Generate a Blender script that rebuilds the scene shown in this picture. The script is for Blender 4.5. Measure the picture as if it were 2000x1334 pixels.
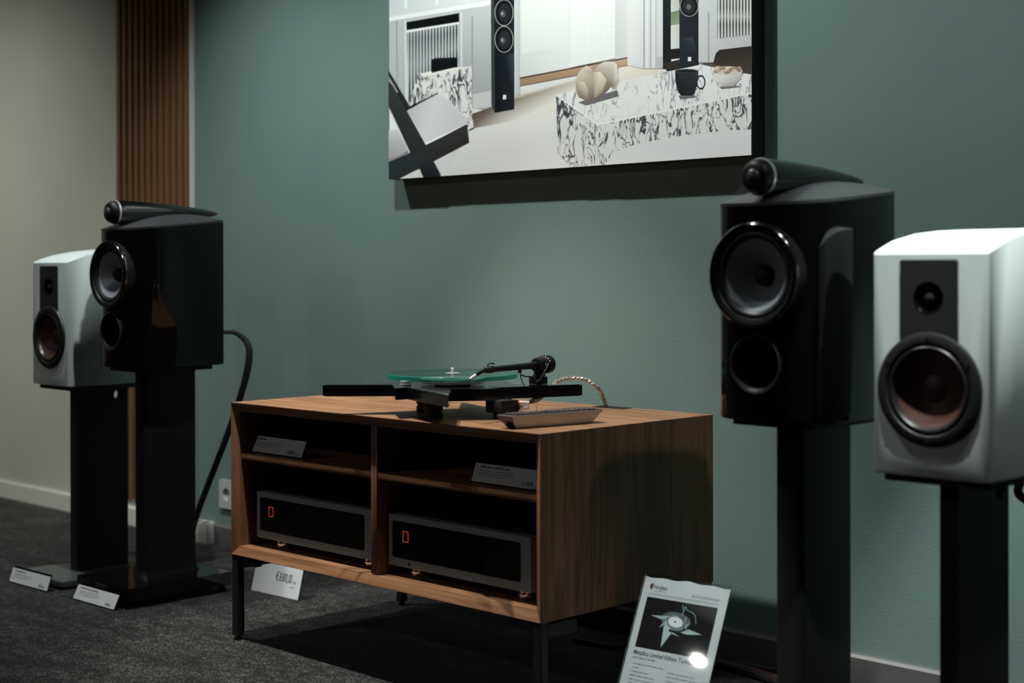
import bpy, bmesh, math, random
import numpy as np
from mathutils import Vector, Matrix, Euler

random.seed(7)
for o in list(bpy.data.objects):
    bpy.data.objects.remove(o, do_unlink=True)
SC = bpy.context.scene
COL = SC.collection

# ------------------------------------------------------------------ camera
YAW, PITCH, ROLL = math.radians(44.702), math.radians(-0.253), math.radians(-0.107)
FPX, CYPX = 2938.35, 542.51          # focal length and principal row in 2000x1334 pixels
CPOS = Vector((3.0591, -2.8412, 0.8946))
_f = Vector((-math.sin(YAW)*math.cos(PITCH), math.cos(YAW)*math.cos(PITCH), math.sin(PITCH)))
_r0 = Vector((math.cos(YAW), math.sin(YAW), 0)); _u0 = _r0.cross(_f)
_r = math.cos(ROLL)*_r0 + math.sin(ROLL)*_u0
_u = -math.sin(ROLL)*_r0 + math.cos(ROLL)*_u0
cam_data = bpy.data.cameras.new('camera')
cam = bpy.data.objects.new('camera', cam_data); COL.objects.link(cam)
M = Matrix((( _r.x, _u.x, -_f.x, CPOS.x), (_r.y, _u.y, -_f.y, CPOS.y), (_r.z, _u.z, -_f.z, CPOS.z), (0, 0, 0, 1)))
cam.matrix_world = M
cam_data.sensor_fit = 'HORIZONTAL'; cam_data.sensor_width = 36
cam_data.lens = FPX*36/2000
cam_data.shift_y = (CYPX-667)/2000
cam_data.clip_start = 0.05
cam_data.dof.use_dof = True
cam_data.dof.focus_distance = 3.42
cam_data.dof.aperture_fstop = 2.8
SC.camera = cam

def ray(q):
    return _f + _r*((q[0]-1000)/FPX) + _u*((CYPX-q[1])/FPX)
def aty(q, y):
    d = ray(q); return CPOS + d*((y-CPOS.y)/d.y)

# ------------------------------------------------------------------ world, lights, exposure
w = bpy.data.worlds.new('world'); SC.world = w; w.use_nodes = True
bg = w.node_tree.nodes['Background']
bg.inputs[0].default_value = (0.75, 0.9, 1.0, 1); bg.inputs[1].default_value = 0.0
SC.view_settings.view_transform = 'Standard'
SC.view_settings.look = 'None'
SC.view_settings.gamma = 1
SC.view_settings.use_curve_mapping = False
SC.view_settings.exposure = 0.0

# Only the showroom's ceiling lamps, all above the frame at ceiling height. The photograph gives them by the hard
# shadows under the picture, turntable and cabinet, the bright speaker tops and the lamp glare on the product sheet.
def spot(name, loc, target, power, deg, blend=0.5, radius=0.025, col=(1, .96, .9)):
    l = bpy.data.lights.new(name, 'SPOT')
    l.energy = power; l.spot_size = math.radians(deg); l.spot_blend = blend
    l.shadow_soft_size = radius; l.color = col
    o = bpy.data.objects.new(name, l); COL.objects.link(o)
    o.location = loc
    o.rotation_euler = (Vector(target)-Vector(loc)).to_track_quat('-Z', 'Y').to_euler()
    return o
LW = (1.0, 0.97, 0.9)
LC = (0.92, 1.0, 0.98)
spot('ceiling_spot_cabinet_offscreen', (0.16, -0.97, 2.62), (0.48, -0.56, 0.5), 262, 45, 0.6, 0.02, LW)
spot('ceiling_spot_slat_side_speakers_offscreen', (-0.75, -0.98, 2.62), (-0.75, -0.40, 0.9), 115, 74, 0.9, 0.025, LC)
spot('ceiling_spot_picture_offscreen', (0.45, -0.96, 2.62), (0.50, 0.0, 1.0), 148, 120, 0.9, 0.025, LC)
spot('ceiling_spot_far_side_speakers_offscreen', (2.05, -1.00, 2.62), (1.86, -0.45, 0.8), 380, 26, 0.6, 0.025, LC)
spot('ceiling_spot_green_wall_offscreen', (2.60, -0.96, 2.62), (2.50, 0.0, 1.2), 60, 110, 0.9, 0.025, LC)
spot('ceiling_spot_cream_wall_offscreen', (-2.9, -2.1, 2.62), (-2.70, 0.0, 0.20), 190, 78, 1.0, 0.03, LW)
spot('ceiling_spot_product_sheet_offscreen', (1.14, -1.95, 2.62), (1.31, -0.50, 0.12), 350, 13, 0.6, 0.025, (1.0, 0.95, 0.93))
# the lamp across the room whose reflection shows as the bright oval on the product sheet
l = bpy.data.lights.new('ceiling_lamp_glare_offscreen', 'AREA'); l.shape = 'ELLIPSE'; l.size = 0.06; l.size_y = 0.035
l.energy = 9; l.color = (1.0, 0.97, 0.92)
o = bpy.data.objects.new('ceiling_lamp_glare_offscreen', l); COL.objects.link(o)
o.location = (-1.18, -4.50, 2.62)
o.rotation_euler = (Vector((1.0, -0.5, 0.3))-Vector(o.location)).to_track_quat('-Z', 'Y').to_euler()

# ------------------------------------------------------------------ material helpers
def srgb(r, g, b):
    def f(c):
        c /= 255.0
        return c/12.92 if c <= 0.04045 else ((c+0.055)/1.055)**2.4
    return (f(r), f(g), f(b), 1)
def new_mat(name):
    m = bpy.data.materials.new(name); m.use_nodes = True
    return m, m.node_tree.nodes, m.node_tree.links, m.node_tree.nodes['Principled BSDF']
def plain(name, col, rough=0.5, metal=0.0, coat=0.0, spec=0.5, noise=0.0, nscale=60):
    m, N, L, b = new_mat(name)
    b.inputs['Base Color'].default_value = col if len(col) == 4 else (*col, 1)
    b.inputs['Roughness'].default_value = rough
    b.inputs['Metallic'].default_value = metal
    b.inputs['Coat Weight'].default_value = coat
    b.inputs['Coat Roughness'].default_value = 0.03
    b.inputs['Specular IOR Level'].default_value = spec
    if noise:
        tc = N.new('ShaderNodeTexCoord'); n = N.new('ShaderNodeTexNoise'); n.inputs['Scale'].default_value = nscale
        n.inputs['Detail'].default_value = 5
        bp = N.new('ShaderNodeBump'); bp.inputs['Strength'].default_value = noise; bp.inputs['Distance'].default_value = 0.001
        L.new(tc.outputs['Object'], n.inputs['Vector']); L.new(n.outputs['Fac'], bp.inputs['Height'])
        L.new(bp.outputs['Normal'], b.inputs['Normal'])
    return m
def ramp(N, stops):
    r = N.new('ShaderNodeValToRGB'); e = r.color_ramp.elements
    while len(e) < len(stops): e.new(0.5)
    for i, (p, c) in enumerate(stops):
        e[i].position = p; e[i].color = c
    return r
def wood(name, axis, dark, mid, light, rough=0.45):
    m, N, L, b = new_mat(name)
    tc = N.new('ShaderNodeTexCoord'); mp = N.new('ShaderNodeMapping')
    sc = [9.0, 9.0, 9.0]; sc[axis] = 0.55
    mp.inputs['Scale'].default_value = sc
    n1 = N.new('ShaderNodeTexNoise'); n1.inputs['Scale'].default_value = 3.0; n1.inputs['Detail'].default_value = 4; n1.inputs['Distortion'].default_value = 0.6
    mp2 = N.new('ShaderNodeMapping'); s2 = [150.0, 150.0, 150.0]; s2[axis] = 3.0; mp2.inputs['Scale'].default_value = s2
    n2 = N.new('ShaderNodeTexNoise'); n2.inputs['Scale'].default_value = 1.6; n2.inputs['Detail'].default_value = 3
    mul = N.new('ShaderNodeMath'); mul.operation = 'MULTIPLY'; mul.inputs[1].default_value = 9.0
    fr = N.new('ShaderNodeMath'); fr.operation = 'PINGPONG'; fr.inputs[1].default_value = 1.0
    mix = N.new('ShaderNodeMath'); mix.operation = 'MULTIPLY_ADD'; mix.inputs[1].default_value = 0.55
    sc2 = N.new('ShaderNodeMath'); sc2.operation = 'MULTIPLY'; sc2.inputs[1].default_value = 0.45
    rp = ramp(N, [(0.05, dark), (0.5, mid), (0.95, light)])
    L.new(tc.outputs['Object'], mp.inputs['Vector']); L.new(mp.outputs['Vector'], n1.inputs['Vector'])
    L.new(tc.outputs['Object'], mp2.inputs['Vector']); L.new(mp2.outputs['Vector'], n2.inputs['Vector'])
    L.new(n1.outputs['Fac'], mul.inputs[0]); L.new(mul.outputs[0], fr.inputs[0])
    L.new(n2.outputs['Fac'], sc2.inputs[0])
    L.new(fr.outputs[0], mix.inputs[0]); L.new(sc2.outputs[0], mix.inputs[2])
    L.new(mix.outputs[0], rp.inputs['Fac']); L.new(rp.outputs['Color'], b.inputs['Base Color'])
    b.inputs['Roughness'].default_value = rough
    bp = N.new('ShaderNodeBump'); bp.inputs['Strength'].default_value = 0.08; bp.inputs['Distance'].default_value = 0.001
    L.new(n2.outputs['Fac'], bp.inputs['Height']); L.new(bp.outputs['Normal'], b.inputs['Normal'])
    return m
def wall_paint(name, col, rough=0.75):
    m, N, L, b = new_mat(name)
    tc = N.new('ShaderNodeTexCoord')
    n = N.new('ShaderNodeTexNoise'); n.inputs['Scale'].default_value = 160; n.inputs['Detail'].default_value = 3
    n2 = N.new('ShaderNodeTexNoise'); n2.inputs['Scale'].default_value = 2.2; n2.inputs['Detail'].default_value = 3
    c0 = tuple(c*0.95 for c in col[:3])+(1,); c1 = tuple(min(1, c*1.05) for c in col[:3])+(1,)
    rp = ramp(N, [(0.3, c0), (0.7, c1)])
    bp = N.new('ShaderNodeBump'); bp.inputs['Strength'].default_value = 0.25; bp.inputs['Distance'].default_value = 0.002
    for x in (n, n2): L.new(tc.outputs['Object'], x.inputs['Vector'])
    L.new(n2.outputs['Fac'], rp.inputs['Fac']); L.new(rp.outputs['Color'], b.inputs['Base Color'])
    L.new(n.outputs['Fac'], bp.inputs['Height']); L.new(bp.outputs['Normal'], b.inputs['Normal'])
    b.inputs['Roughness'].default_value = rough; b.inputs['Specular IOR Level'].default_value = 0.25
    return m
def carpet(name):
    m, N, L, b = new_mat(name)
    tc = N.new('ShaderNodeTexCoord')
    n1 = N.new('ShaderNodeTexNoise'); n1.inputs['Scale'].default_value = 170; n1.inputs['Detail'].default_value = 4
    n2 = N.new('ShaderNodeTexNoise'); n2.inputs['Scale'].default_value = 5; n2.inputs['Detail'].default_value = 6; n2.inputs['Roughness'].default_value = 0.65
    mp = N.new('ShaderNodeMapping'); mp.inputs['Scale'].default_value = (1.0, 2.6, 1)
    n3 = N.new('ShaderNodeTexNoise'); n3.inputs['Scale'].default_value = 40; n3.inputs['Detail'].default_value = 4
    a = N.new('ShaderNodeMath'); a.operation = 'MULTIPLY_ADD'; a.inputs[1].default_value = 0.54
    a2 = N.new('ShaderNodeMath'); a2.operation = 'MULTIPLY_ADD'; a2.inputs[1].default_value = 0.24
    s = N.new('ShaderNodeMath'); s.operation = 'MULTIPLY'; s.inputs[1].default_value = 0.22
    rp = ramp(N, [(0.42, (0.0015, 0.0015, 0.0015, 1)), (0.505, (0.0085, 0.0083, 0.0078, 1)), (0.60, (0.075, 0.072, 0.067, 1))])
    L.new(tc.outputs['Object'], n1.inputs['Vector']); L.new(tc.outputs['Object'], mp.inputs['Vector'])
    L.new(mp.outputs['Vector'], n2.inputs['Vector']); L.new(tc.outputs['Object'], n3.inputs['Vector'])
    L.new(n3.outputs['Fac'], s.inputs[0])
    L.new(n2.outputs['Fac'], a2.inputs[0]); L.new(s.outputs[0], a2.inputs[2])
    L.new(n1.outputs['Fac'], a.inputs[0]); L.new(a2.outputs[0], a.inputs[2])
    L.new(a.outputs[0], rp.inputs['Fac']); L.new(rp.outputs['Color'], b.inputs['Base Color'])
    bp = N.new('ShaderNodeBump'); bp.inputs['Strength'].default_value = 0.9; bp.inputs['Distance'].default_value = 0.004
    L.new(n1.outputs['Fac'], bp.inputs['Height']); L.new(bp.outputs['Normal'], b.inputs['Normal'])
    b.inputs['Roughness'].default_value = 0.95; b.inputs['Specular IOR Level'].default_value = 0.1
    b.inputs['Sheen Weight'].default_value = 0.15
    return m
def clear(name, tint, refl=0.06):
    m, N, L, b = new_mat(name); N.remove(b)
    t = N.new('ShaderNodeBsdfTransparent'); t.inputs[0].default_value = tint
    g = N.new('ShaderNodeBsdfGlossy'); g.inputs['Roughness'].default_value = 0.02
    lw = N.new('ShaderNodeFresnel'); lw.inputs['IOR'].default_value = 1.45
    mx = N.new('ShaderNodeMixShader')
    L.new(lw.outputs[0], mx.inputs[0]); L.new(t.outputs[0], mx.inputs[1]); L.new(g.outputs[0], mx.inputs[2])
    L.new(mx.outputs[0], N['Material Output'].inputs[0])
    return m
def print_mat(name, rough=0.35):
    m, N, L, b = new_mat(name)
    at = N.new('ShaderNodeAttribute'); at.attribute_name = 'Col'
    L.new(at.outputs['Color'], b.inputs['Base Color']); b.inputs['Roughness'].default_value = rough
    b.inputs['Specular IOR Level'].default_value = 0.3
    return m
def marble_print(name, white, vein, scale, width):
    m, N, L, b = new_mat(name)
    tc = N.new('ShaderNodeTexCoord'); mp = N.new('ShaderNodeMapping')
    mp.inputs['Rotation'].default_value = (0, math.radians(28), 0); mp.inputs['Scale'].default_value = (1.7, 1, 0.62)
    n = N.new('ShaderNodeTexNoise'); n.inputs['Scale'].default_value = scale; n.inputs['Detail'].default_value = 5; n.inputs['Distortion'].default_value = 1.4
    n2 = N.new('ShaderNodeTexNoise'); n2.inputs['Scale'].default_value = scale*0.4
    s = N.new('ShaderNodeMath'); s.operation = 'SUBTRACT'; s.inputs[1].default_value = 0.5
    ab = N.new('ShaderNodeMath'); ab.operation = 'ABSOLUTE'
    dv = N.new('ShaderNodeMath'); dv.operation = 'MULTIPLY'
    r1 = ramp(N, [(0.42, (1.0, 1, 1, 1)), (0.62, (0.28, 0.28, 0.28, 1))])
    rp = ramp(N, [(0.0, vein), (width*0.45, vein), (width, white)])
    L.new(tc.outputs['Object'], mp.inputs['Vector'])
    for x in (n, n2): L.new(mp.outputs['Vector'], x.inputs['Vector'])
    L.new(n.outputs['Fac'], s.inputs[0]); L.new(s.outputs[0], ab.inputs[0])
    L.new(n2.outputs['Fac'], r1.inputs['Fac'])
    L.new(ab.outputs[0], dv.inputs[0]); L.new(r1.outputs['Color'], dv.inputs[1])
    L.new(dv.outputs[0], rp.inputs['Fac']); L.new(rp.outputs['Color'], b.inputs['Base Color'])
    b.inputs['Roughness'].default_value = 0.35; b.inputs['Specular IOR Level'].default_value = 0.3
    return m

MAT = {}
MAT['green'] = wall_paint('wall_green', (0.118, 0.172, 0.156))
MAT['cream'] = wall_paint('wall_cream', (0.392, 0.41, 0.365))
MAT['far'] = wall_paint('far_wall', (0.045, 0.05, 0.05))
MAT['ceil'] = wall_paint('ceiling_paint', (0.10, 0.10, 0.10))
MAT['carpet'] = carpet('carpet')
MAT['bb_white'] = plain('baseboard_white', (0.52, 0.53, 0.49), 0.5, noise=0.1)
MAT['bb_grey'] = plain('baseboard_grey', (0.085, 0.083, 0.080), 0.5, noise=0.1)
MAT['slat'] = wood('slat_wood', 2, (0.080, 0.036, 0.010, 1), (0.135, 0.062, 0.018, 1), (0.185, 0.090, 0.028, 1), 0.6)
MAT['felt'] = plain('black_felt', (0.006, 0.006, 0.006), 0.95, noise=0.4, nscale=300)
MAT['trim'] = plain('white_trim', (0.6, 0.57, 0.52), 0.5, noise=0.05)
wd, wm, wl = (0.090, 0.037, 0.014, 1), (0.195, 0.089, 0.038, 1), (0.275, 0.136, 0.062, 1)
MAT['wood_x'] = wood('walnut_along', 0, wd, wm, wl)
MAT['wood_z'] = wood('walnut_upright', 2, wd, wm, wl)
MAT['gloss'] = plain('gloss_black', (0.0025, 0.0025, 0.003), 0.06, spec=0.3, noise=0.01)
MAT['satin'] = plain('satin_black', (0.006, 0.006, 0.0065), 0.45, spec=0.2, noise=0.05, nscale=200)
MAT['gloss_soft'] = plain('gloss_black_curved', (0.003, 0.003, 0.0035), 0.12, spec=1.0, noise=0.01)
MAT['hub'] = plain('hub_aluminium', (0.62, 0.63, 0.64), 0.25, metal=0.35, noise=0.02)
MAT['matte'] = plain('matte_black', (0.006, 0.006, 0.006), 0.65, noise=0.1, nscale=200)
MAT['rubber'] = plain('rubber', (0.008, 0.008, 0.008), 0.45, noise=0.05, nscale=150)
MAT['plinth'] = plain('plinth_black', (0.006, 0.006, 0.007), 0.16, coat=0.3, noise=0.01)
MAT['steel_black'] = plain('black_steel', (0.010, 0.011, 0.012), 0.45, noise=0.08, nscale=400)
MAT['top_metal'] = plain('dark_metal_top', (0.055, 0.058, 0.06), 0.42, metal=0.6, noise=0.05, nscale=500)
MAT['silver'] = plain('silver', (0.80, 0.81, 0.82), 0.28, metal=0.75, noise=0.02)
MAT['alu'] = plain('brushed_aluminium', (0.46, 0.46, 0.46), 0.38, metal=0.85, noise=0.05, nscale=500)
MAT['amp_grey'] = plain('amplifier_grey', (0.40, 0.42, 0.43), 0.42, metal=0.35, noise=0.05, nscale=500)
MAT['chrome'] = plain('chrome', (0.8, 0.8, 0.8), 0.08, metal=1.0, noise=0.01)
MAT['cone'] = plain('silver_cone', (0.30, 0.33, 0.37), 0.45, metal=0.3, noise=0.25, nscale=500)
MAT['fibre'] = plain('wood_fibre_cone', (0.060, 0.020, 0.012), 0.5, noise=0.35, nscale=300)
MAT['dome'] = plain('soft_dome', (0.012, 0.012, 0.012), 0.35, noise=0.05)
MAT['white'] = plain('white_lacquer', (0.66, 0.71, 0.695), 0.45, noise=0.01)
MAT['base_grey'] = plain('grey_base', (0.060, 0.066, 0.062), 0.4, noise=0.08, nscale=300)
MAT['paper'] = plain('paper', (0.62, 0.63, 0.64), 0.6, noise=0.02)
MAT['ink'] = plain('ink_dark', (0.012, 0.013, 0.013), 0.6, noise=0.02)
MAT['ink_grey'] = plain('ink_grey', (0.17, 0.175, 0.18), 0.6, noise=0.02)
MAT['ink_green'] = plain('ink_green', (0.01, 0.055, 0.04), 0.6, noise=0.02)
MAT['ink_purple'] = plain('ink_purple', (0.09, 0.03, 0.05), 0.6, noise=0.02)
MAT['red'] = plain('red_outline', (0.55, 0.055, 0.02), 0.5, noise=0.02)
mr = MAT['red'].node_tree.nodes['Principled BSDF']; mr.inputs['Emission Color'].default_value = (0.62, 0.055, 0.02, 1); mr.inputs['Emission Strength'].default_value = 0.55
MAT['orange_ring'] = plain('orange_ring', (0.8, 0.09, 0.03), 0.4, noise=0.02)
MAT['socket'] = plain('socket_plastic', (0.42, 0.42, 0.39), 0.35, noise=0.03)
MAT['acrylic'] = clear('acrylic', (0.86, 0.9, 0.9, 1))
MAT['glass'] = clear('glass_disc', (0.90, 0.97, 0.94, 1))
m, N, L, b = new_mat('glass_rim'); MAT['glass_rim'] = m
b.inputs['Base Color'].default_value = (0.01, 0.30, 0.215, 1); b.inputs['Roughness'].default_value = 0.06
tr_ = N.new('ShaderNodeBsdfTransparent'); tr_.inputs[0].default_value = (0.45, 0.88, 0.76, 1)
mx_ = N.new('ShaderNodeMixShader'); mx_.inputs[0].default_value = 0.62
L.new(tr_.outputs[0], mx_.inputs[1]); L.new(b.outputs[0], mx_.inputs[2]); L.new(mx_.outputs[0], N['Material Output'].inputs[0])
MAT['cable_black'] = plain('braided_black', (0.006, 0.006, 0.006), 0.7, noise=0.8, nscale=500)
MAT['cable_silver'] = plain('braided_silver', (0.62, 0.55, 0.48), 0.25, metal=0.8, noise=0.5, nscale=500)
MAT['cable_red'] = plain('red_brown_cable', (0.10, 0.032, 0.02), 0.5, noise=0.3, nscale=400)
MAT['print'] = print_mat('photo_print')
MAT['marble'] = marble_print('print_marble', (0.72, 0.71, 0.68, 1), (0.05, 0.055, 0.065, 1), 24, 0.020)
MAT['marble_top'] = marble_print('print_marble_top', (0.80, 0.79, 0.77, 1), (0.30, 0.31, 0.33, 1), 16, 0.008)

# ------------------------------------------------------------------ mesh helpers
def finish(me, angle=35):
    for p in me.polygons: p.use_smooth = True
    try: me.set_sharp_from_angle(angle=math.radians(angle))
    except Exception: pass
def link(name, me, mat, parent=None, smooth=35):
    if mat is not None and not me.materials: me.materials.append(MAT[mat] if isinstance(mat, str) else mat)
    if smooth: finish(me, smooth)
    o = bpy.data.objects.new(name, me); COL.objects.link(o)
    if parent is not None: o.parent = parent
    return o
def from_bm(name, bm, mat, parent=None, smooth=35, recalc=True):
    if recalc: bmesh.ops.recalc_face_normals(bm, faces=bm.faces[:])
    me = bpy.data.meshes.new(name); bm.to_mesh(me); bm.free()
    return link(name, me, mat, parent, smooth)
def add_box(bm, lo, hi, bevel=0.0, seg=2):
    lo, hi = Vector(lo), Vector(hi)
    r = bmesh.ops.create_cube(bm, size=1.0)
    for v in r['verts']:
        v.co = Vector(((lo.x+hi.x)/2+v.co.x*(hi.x-lo.x), (lo.y+hi.y)/2+v.co.y*(hi.y-lo.y), (lo.z+hi.z)/2+v.co.z*(hi.z-lo.z)))
    if bevel:
        es = list({e for v in r['verts'] for e in v.link_edges})
        bmesh.ops.bevel(bm, geom=es, offset=bevel, segments=seg, affect='EDGES', profile=0.5)
def box(name, lo, hi, mat, parent=None, bevel=0.0, seg=2):
    bm = bmesh.new(); add_box(bm, lo, hi, bevel, seg)
    return from_bm(name, bm, mat, parent)
def frame_axes(axis):
    a = Vector(axis).normalized()
    t = Vector((0, 0, 1)) if abs(a.z) < 0.9 else Vector((1, 0, 0))
    e1 = t.cross(a).normalized(); e2 = a.cross(e1)
    return a, e1, e2
def add_lathe(bm, profile, centre, axis=(0, -1, 0), seg=48):
    a, e1, e2 = frame_axes(axis); c = Vector(centre); rings = []
    for r, h in profile:
        if r < 1e-6: rings.append([bm.verts.new(c+a*h)])
        else: rings.append([bm.verts.new(c+a*h+(e1*math.cos(2*math.pi*k/seg)+e2*math.sin(2*math.pi*k/seg))*r) for k in range(seg)])
    for A, B in zip(rings, rings[1:]):
        for k in range(seg):
            k2 = (k+1) % seg
            if len(A) == 1 and len(B) == 1: continue
            if len(A) == 1: bm.faces.new((A[0], B[k], B[k2]))
            elif len(B) == 1: bm.faces.new((A[k], A[k2], B[0]))
            else: bm.faces.new((A[k], A[k2], B[k2], B[k]))
def lathe(name, profile, centre, mat, parent=None, axis=(0, -1, 0), seg=48, smooth=35, recalc=True):
    bm = bmesh.new(); add_lathe(bm, profile, centre, axis, seg)
    return from_bm(name, bm, mat, parent, smooth, recalc)
def catmull(pts, n=6):
    P = [Vector(p) for p in pts]; P = [2*P[0]-P[1]]+P+[2*P[-1]-P[-2]]; out = []
    for i in range(1, len(P)-2):
        for k in range(n):
            t = k/n
            out.append(0.5*((2*P[i])+(-P[i-1]+P[i+1])*t+(2*P[i-1]-5*P[i]+4*P[i+1]-P[i+2])*t*t+(-P[i-1]+3*P[i]-3*P[i+1]+P[i+2])*t**3))
    out.append(P[-2]); return out
def add_tube(bm, pts, rad, seg=10, smooth_n=6):
    P = catmull(pts, smooth_n) if smooth_n else [Vector(p) for p in pts]
    rads = rad if isinstance(rad, (list, tuple)) else [rad]*len(P)
    if len(rads) != len(P):
        rads = list(np.interp(np.linspace(0, 1, len(P)), np.linspace(0, 1, len(rads)), rads))
    prev = None; rings = []
    for i, p in enumerate(P):
        t = (P[min(i+1, len(P)-1)]-P[max(i-1, 0)]).normalized()
        if prev is None:
            up = Vector((0, 0, 1)) if abs(t.z) < 0.9 else Vector((1, 0, 0))
            e1 = up.cross(t).normalized()
        else:
            e1 = (prev-t*prev.dot(t)).normalized()
        prev = e1; e2 = t.cross(e1)
        rings.append([bm.verts.new(p+(e1*math.cos(2*math.pi*k/seg)+e2*math.sin(2*math.pi*k/seg))*rads[i]) for k in range(seg)])
    for A, B in zip(rings, rings[1:]):
        for k in range(seg): bm.faces.new((A[k], A[(k+1) % seg], B[(k+1) % seg], B[k]))
    bm.faces.new(rings[0][::-1]); bm.faces.new(rings[-1])
def tube(name, pts, rad, mat, parent=None, seg=10, smooth_n=6):
    bm = bmesh.new(); add_tube(bm, pts, rad, seg, smooth_n)
    return from_bm(name, bm, mat, parent)
def prism(name, outline, z0, z1, mat, parent=None, bevel=0.0, smooth=35):
    bm = bmesh.new()
    vs = [bm.verts.new((x, y, z0)) for x, y in outline]
    f = bm.faces.new(vs)
    r = bmesh.ops.extrude_face_region(bm, geom=[f])
    top = [v for v in r['geom'] if isinstance(v, bmesh.types.BMVert)]
    for v in top: v.co.z = z1
    if bevel:
        tz = [e for e in bm.edges if abs(e.verts[0].co.z-e.verts[1].co.z) < 1e-7]
        bmesh.ops.bevel(bm, geom=tz, offset=bevel, segments=2, affect='EDGES')
    return from_bm(name, bm, mat, parent, smooth)
def curve_mesh(cu):
    o = bpy.data.objects.new('tmp', cu); COL.objects.link(o)
    bpy.context.view_layer.update()
    me = bpy.data.meshes.new_from_object(o.evaluated_get(bpy.context.evaluated_depsgraph_get()))
    bpy.data.objects.remove(o); bpy.data.curves.remove(cu)
    return me
def holed(name, outlines, depth, mat, parent, mtx):
    """flat shape in local XY with holes, extruded symmetrically by depth"""
    cu = bpy.data.curves.new('tmp', 'CURVE'); cu.dimensions = '2D'; cu.fill_mode = 'BOTH'; cu.extrude = depth/2
    for ol in outlines:
        s = cu.splines.new('POLY'); s.points.add(len(ol)-1); s.use_cyclic_u = True
        for p, (x, y) in zip(s.points, ol): p.co = (x, y, 0, 1)
    me = curve_mesh(cu); me.transform(mtx); me.materials.clear()
    return link(name, me, mat, parent)
def text(name, body, size, mat, parent, mtx, xs=1.0, align='LEFT', bold=0.0):
    cu = bpy.data.curves.new('tmp', 'FONT'); cu.body = body; cu.size = size; cu.align_x = align
    cu.resolution_u = 3; cu.offset = bold
    me = curve_mesh(cu); me.materials.clear()
    me.transform(mtx @ Matrix.Diagonal((xs, 1, 1, 1)))
    me.name = name
    return link(name, me, mat, parent, smooth=0)
def empty(name, loc, label, cat, group=None, rz=0):
    o = bpy.data.objects.new(name, None); COL.objects.link(o)
    o.empty_display_size = 0.05
    o.location = loc; o.rotation_euler = (0, 0, rz)
    o['label'] = label; o['category'] = cat
    if group: o['group'] = group
    return o
def tag(o, label, cat, group=None):
    o['label'] = label; o['category'] = cat
    if group: o['group'] = group
    return o
def copy_tree(o, parent=None):
    c = o.copy(); COL.objects.link(c); c.parent = parent
    for ch in list(o.children): copy_tree(ch, c)
    return c
def struct(o):
    o['kind'] = 'structure'; return o
def cut_holes(o, cutters):
    """subtract cylinders (centre, axis, radius, from, to) from a mesh object"""
    bm = bmesh.new()
    for c, ax, r, h0, h1 in cutters: add_lathe(bm, [(0, h0), (r, h0), (r, h1), (0, h1)], c, ax, 56)
    bmesh.ops.recalc_face_normals(bm, faces=bm.faces[:])
    cm = bpy.data.meshes.new('tmp'); bm.to_mesh(cm); bm.free()
    co_ = bpy.data.objects.new('tmp', cm); COL.objects.link(co_)
    if o.parent: co_.location = o.parent.location
    md = o.modifiers.new('cut', 'BOOLEAN'); md.object = co_; md.operation = 'DIFFERENCE'; md.solver = 'EXACT'
    bpy.context.view_layer.update()
    me = bpy.data.meshes.new_from_object(o.evaluated_get(bpy.context.evaluated_depsgraph_get()))
    o.modifiers.clear(); o.data = me; finish(me, 30)
    bpy.data.objects.remove(co_)
def rrect(x0, y0, x1, y1, r, n=5):
    out = []
    for cx, cy, a0 in ((x1-r, y0+r, -90), (x1-r, y1-r, 0), (x0+r, y1-r, 90), (x0+r, y0+r, 180)):
        for k in range(n+1):
            a = math.radians(a0+90*k/n); out.append((cx+r*math.cos(a), cy+r*math.sin(a)))
    return out
def circle(cx, cy, r, n=28, cw=False):
    return [(cx+r*math.cos(2*math.pi*k/n*(-1 if cw else 1)), cy+r*math.sin(2*math.pi*k/n*(-1 if cw else 1))) for k in range(n)]
# upright plane: local X -> world X, local Y -> world Z, facing -Y
UP = Matrix(((1, 0, 0, 0), (0, 0, -1, 0), (0, 1, 0, 0), (0, 0, 0, 1)))

# ------------------------------------------------------------------ room shell
RX0, RX1, RY, RZ = -3.6, 4.6, -5.2, 2.8
struct(box('floor', (RX0, RY, -0.06), (RX1, 0.0, 0.0), 'carpet'))
struct(box('ceiling', (RX0, RY, RZ), (RX1, 0.0, RZ+0.06), 'ceil'))
bm = bmesh.new(); XS = -1.50
add_box(bm, (RX0, 0.0, -0.06), (XS, 0.08, RZ)); add_box(bm, (XS, 0.0, -0.06), (RX1, 0.08, RZ))
me = bpy.data.meshes.new('wall_back'); bm.to_mesh(me); bm.free()
me.materials.append(MAT['cream']); me.materials.append(MAT['green'])
for p in me.polygons: p.material_index = 1 if p.center.x > XS+1e-4 or (abs(p.center.x-XS) < 1e-4 and p.normal.x < 0) else 0
struct(link('wall_back', me, None, smooth=0))
struct(box('wall_left', (RX0-0.08, RY, -0.06), (RX0, 0.08, RZ), 'cream'))
struct(box('wall_right', (RX1, RY, -0.06), (RX1+0.08, 0.08, RZ), 'far'))
struct(box('wall_front', (RX0-0.08, RY-0.08, -0.06), (RX1+0.08, RY, RZ), 'far'))
def skirting(name, x0, x1, mat, h=0.066):
    prof = [(0, 0), (-0.02, 0), (-0.02, h-0.006), (-0.014, h), (0, h)]
    bm = bmesh.new()
    a = [bm.verts.new((x0, y, z)) for y, z in prof]; b2 = [bm.verts.new((x1, y, z)) for y, z in prof]
    n = len(prof)
    for k in range(n): bm.faces.new((a[k], a[(k+1) % n], b2[(k+1) % n], b2[k]))
    bm.faces.new(a); bm.faces.new(b2[::-1])
    return struct(from_bm(name, bm, mat))
skirting('baseboard_left', RX0, -1.13, 'bb_white')
skirting('baseboard_back', -1.128, RX1, 'bb_grey')

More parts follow.
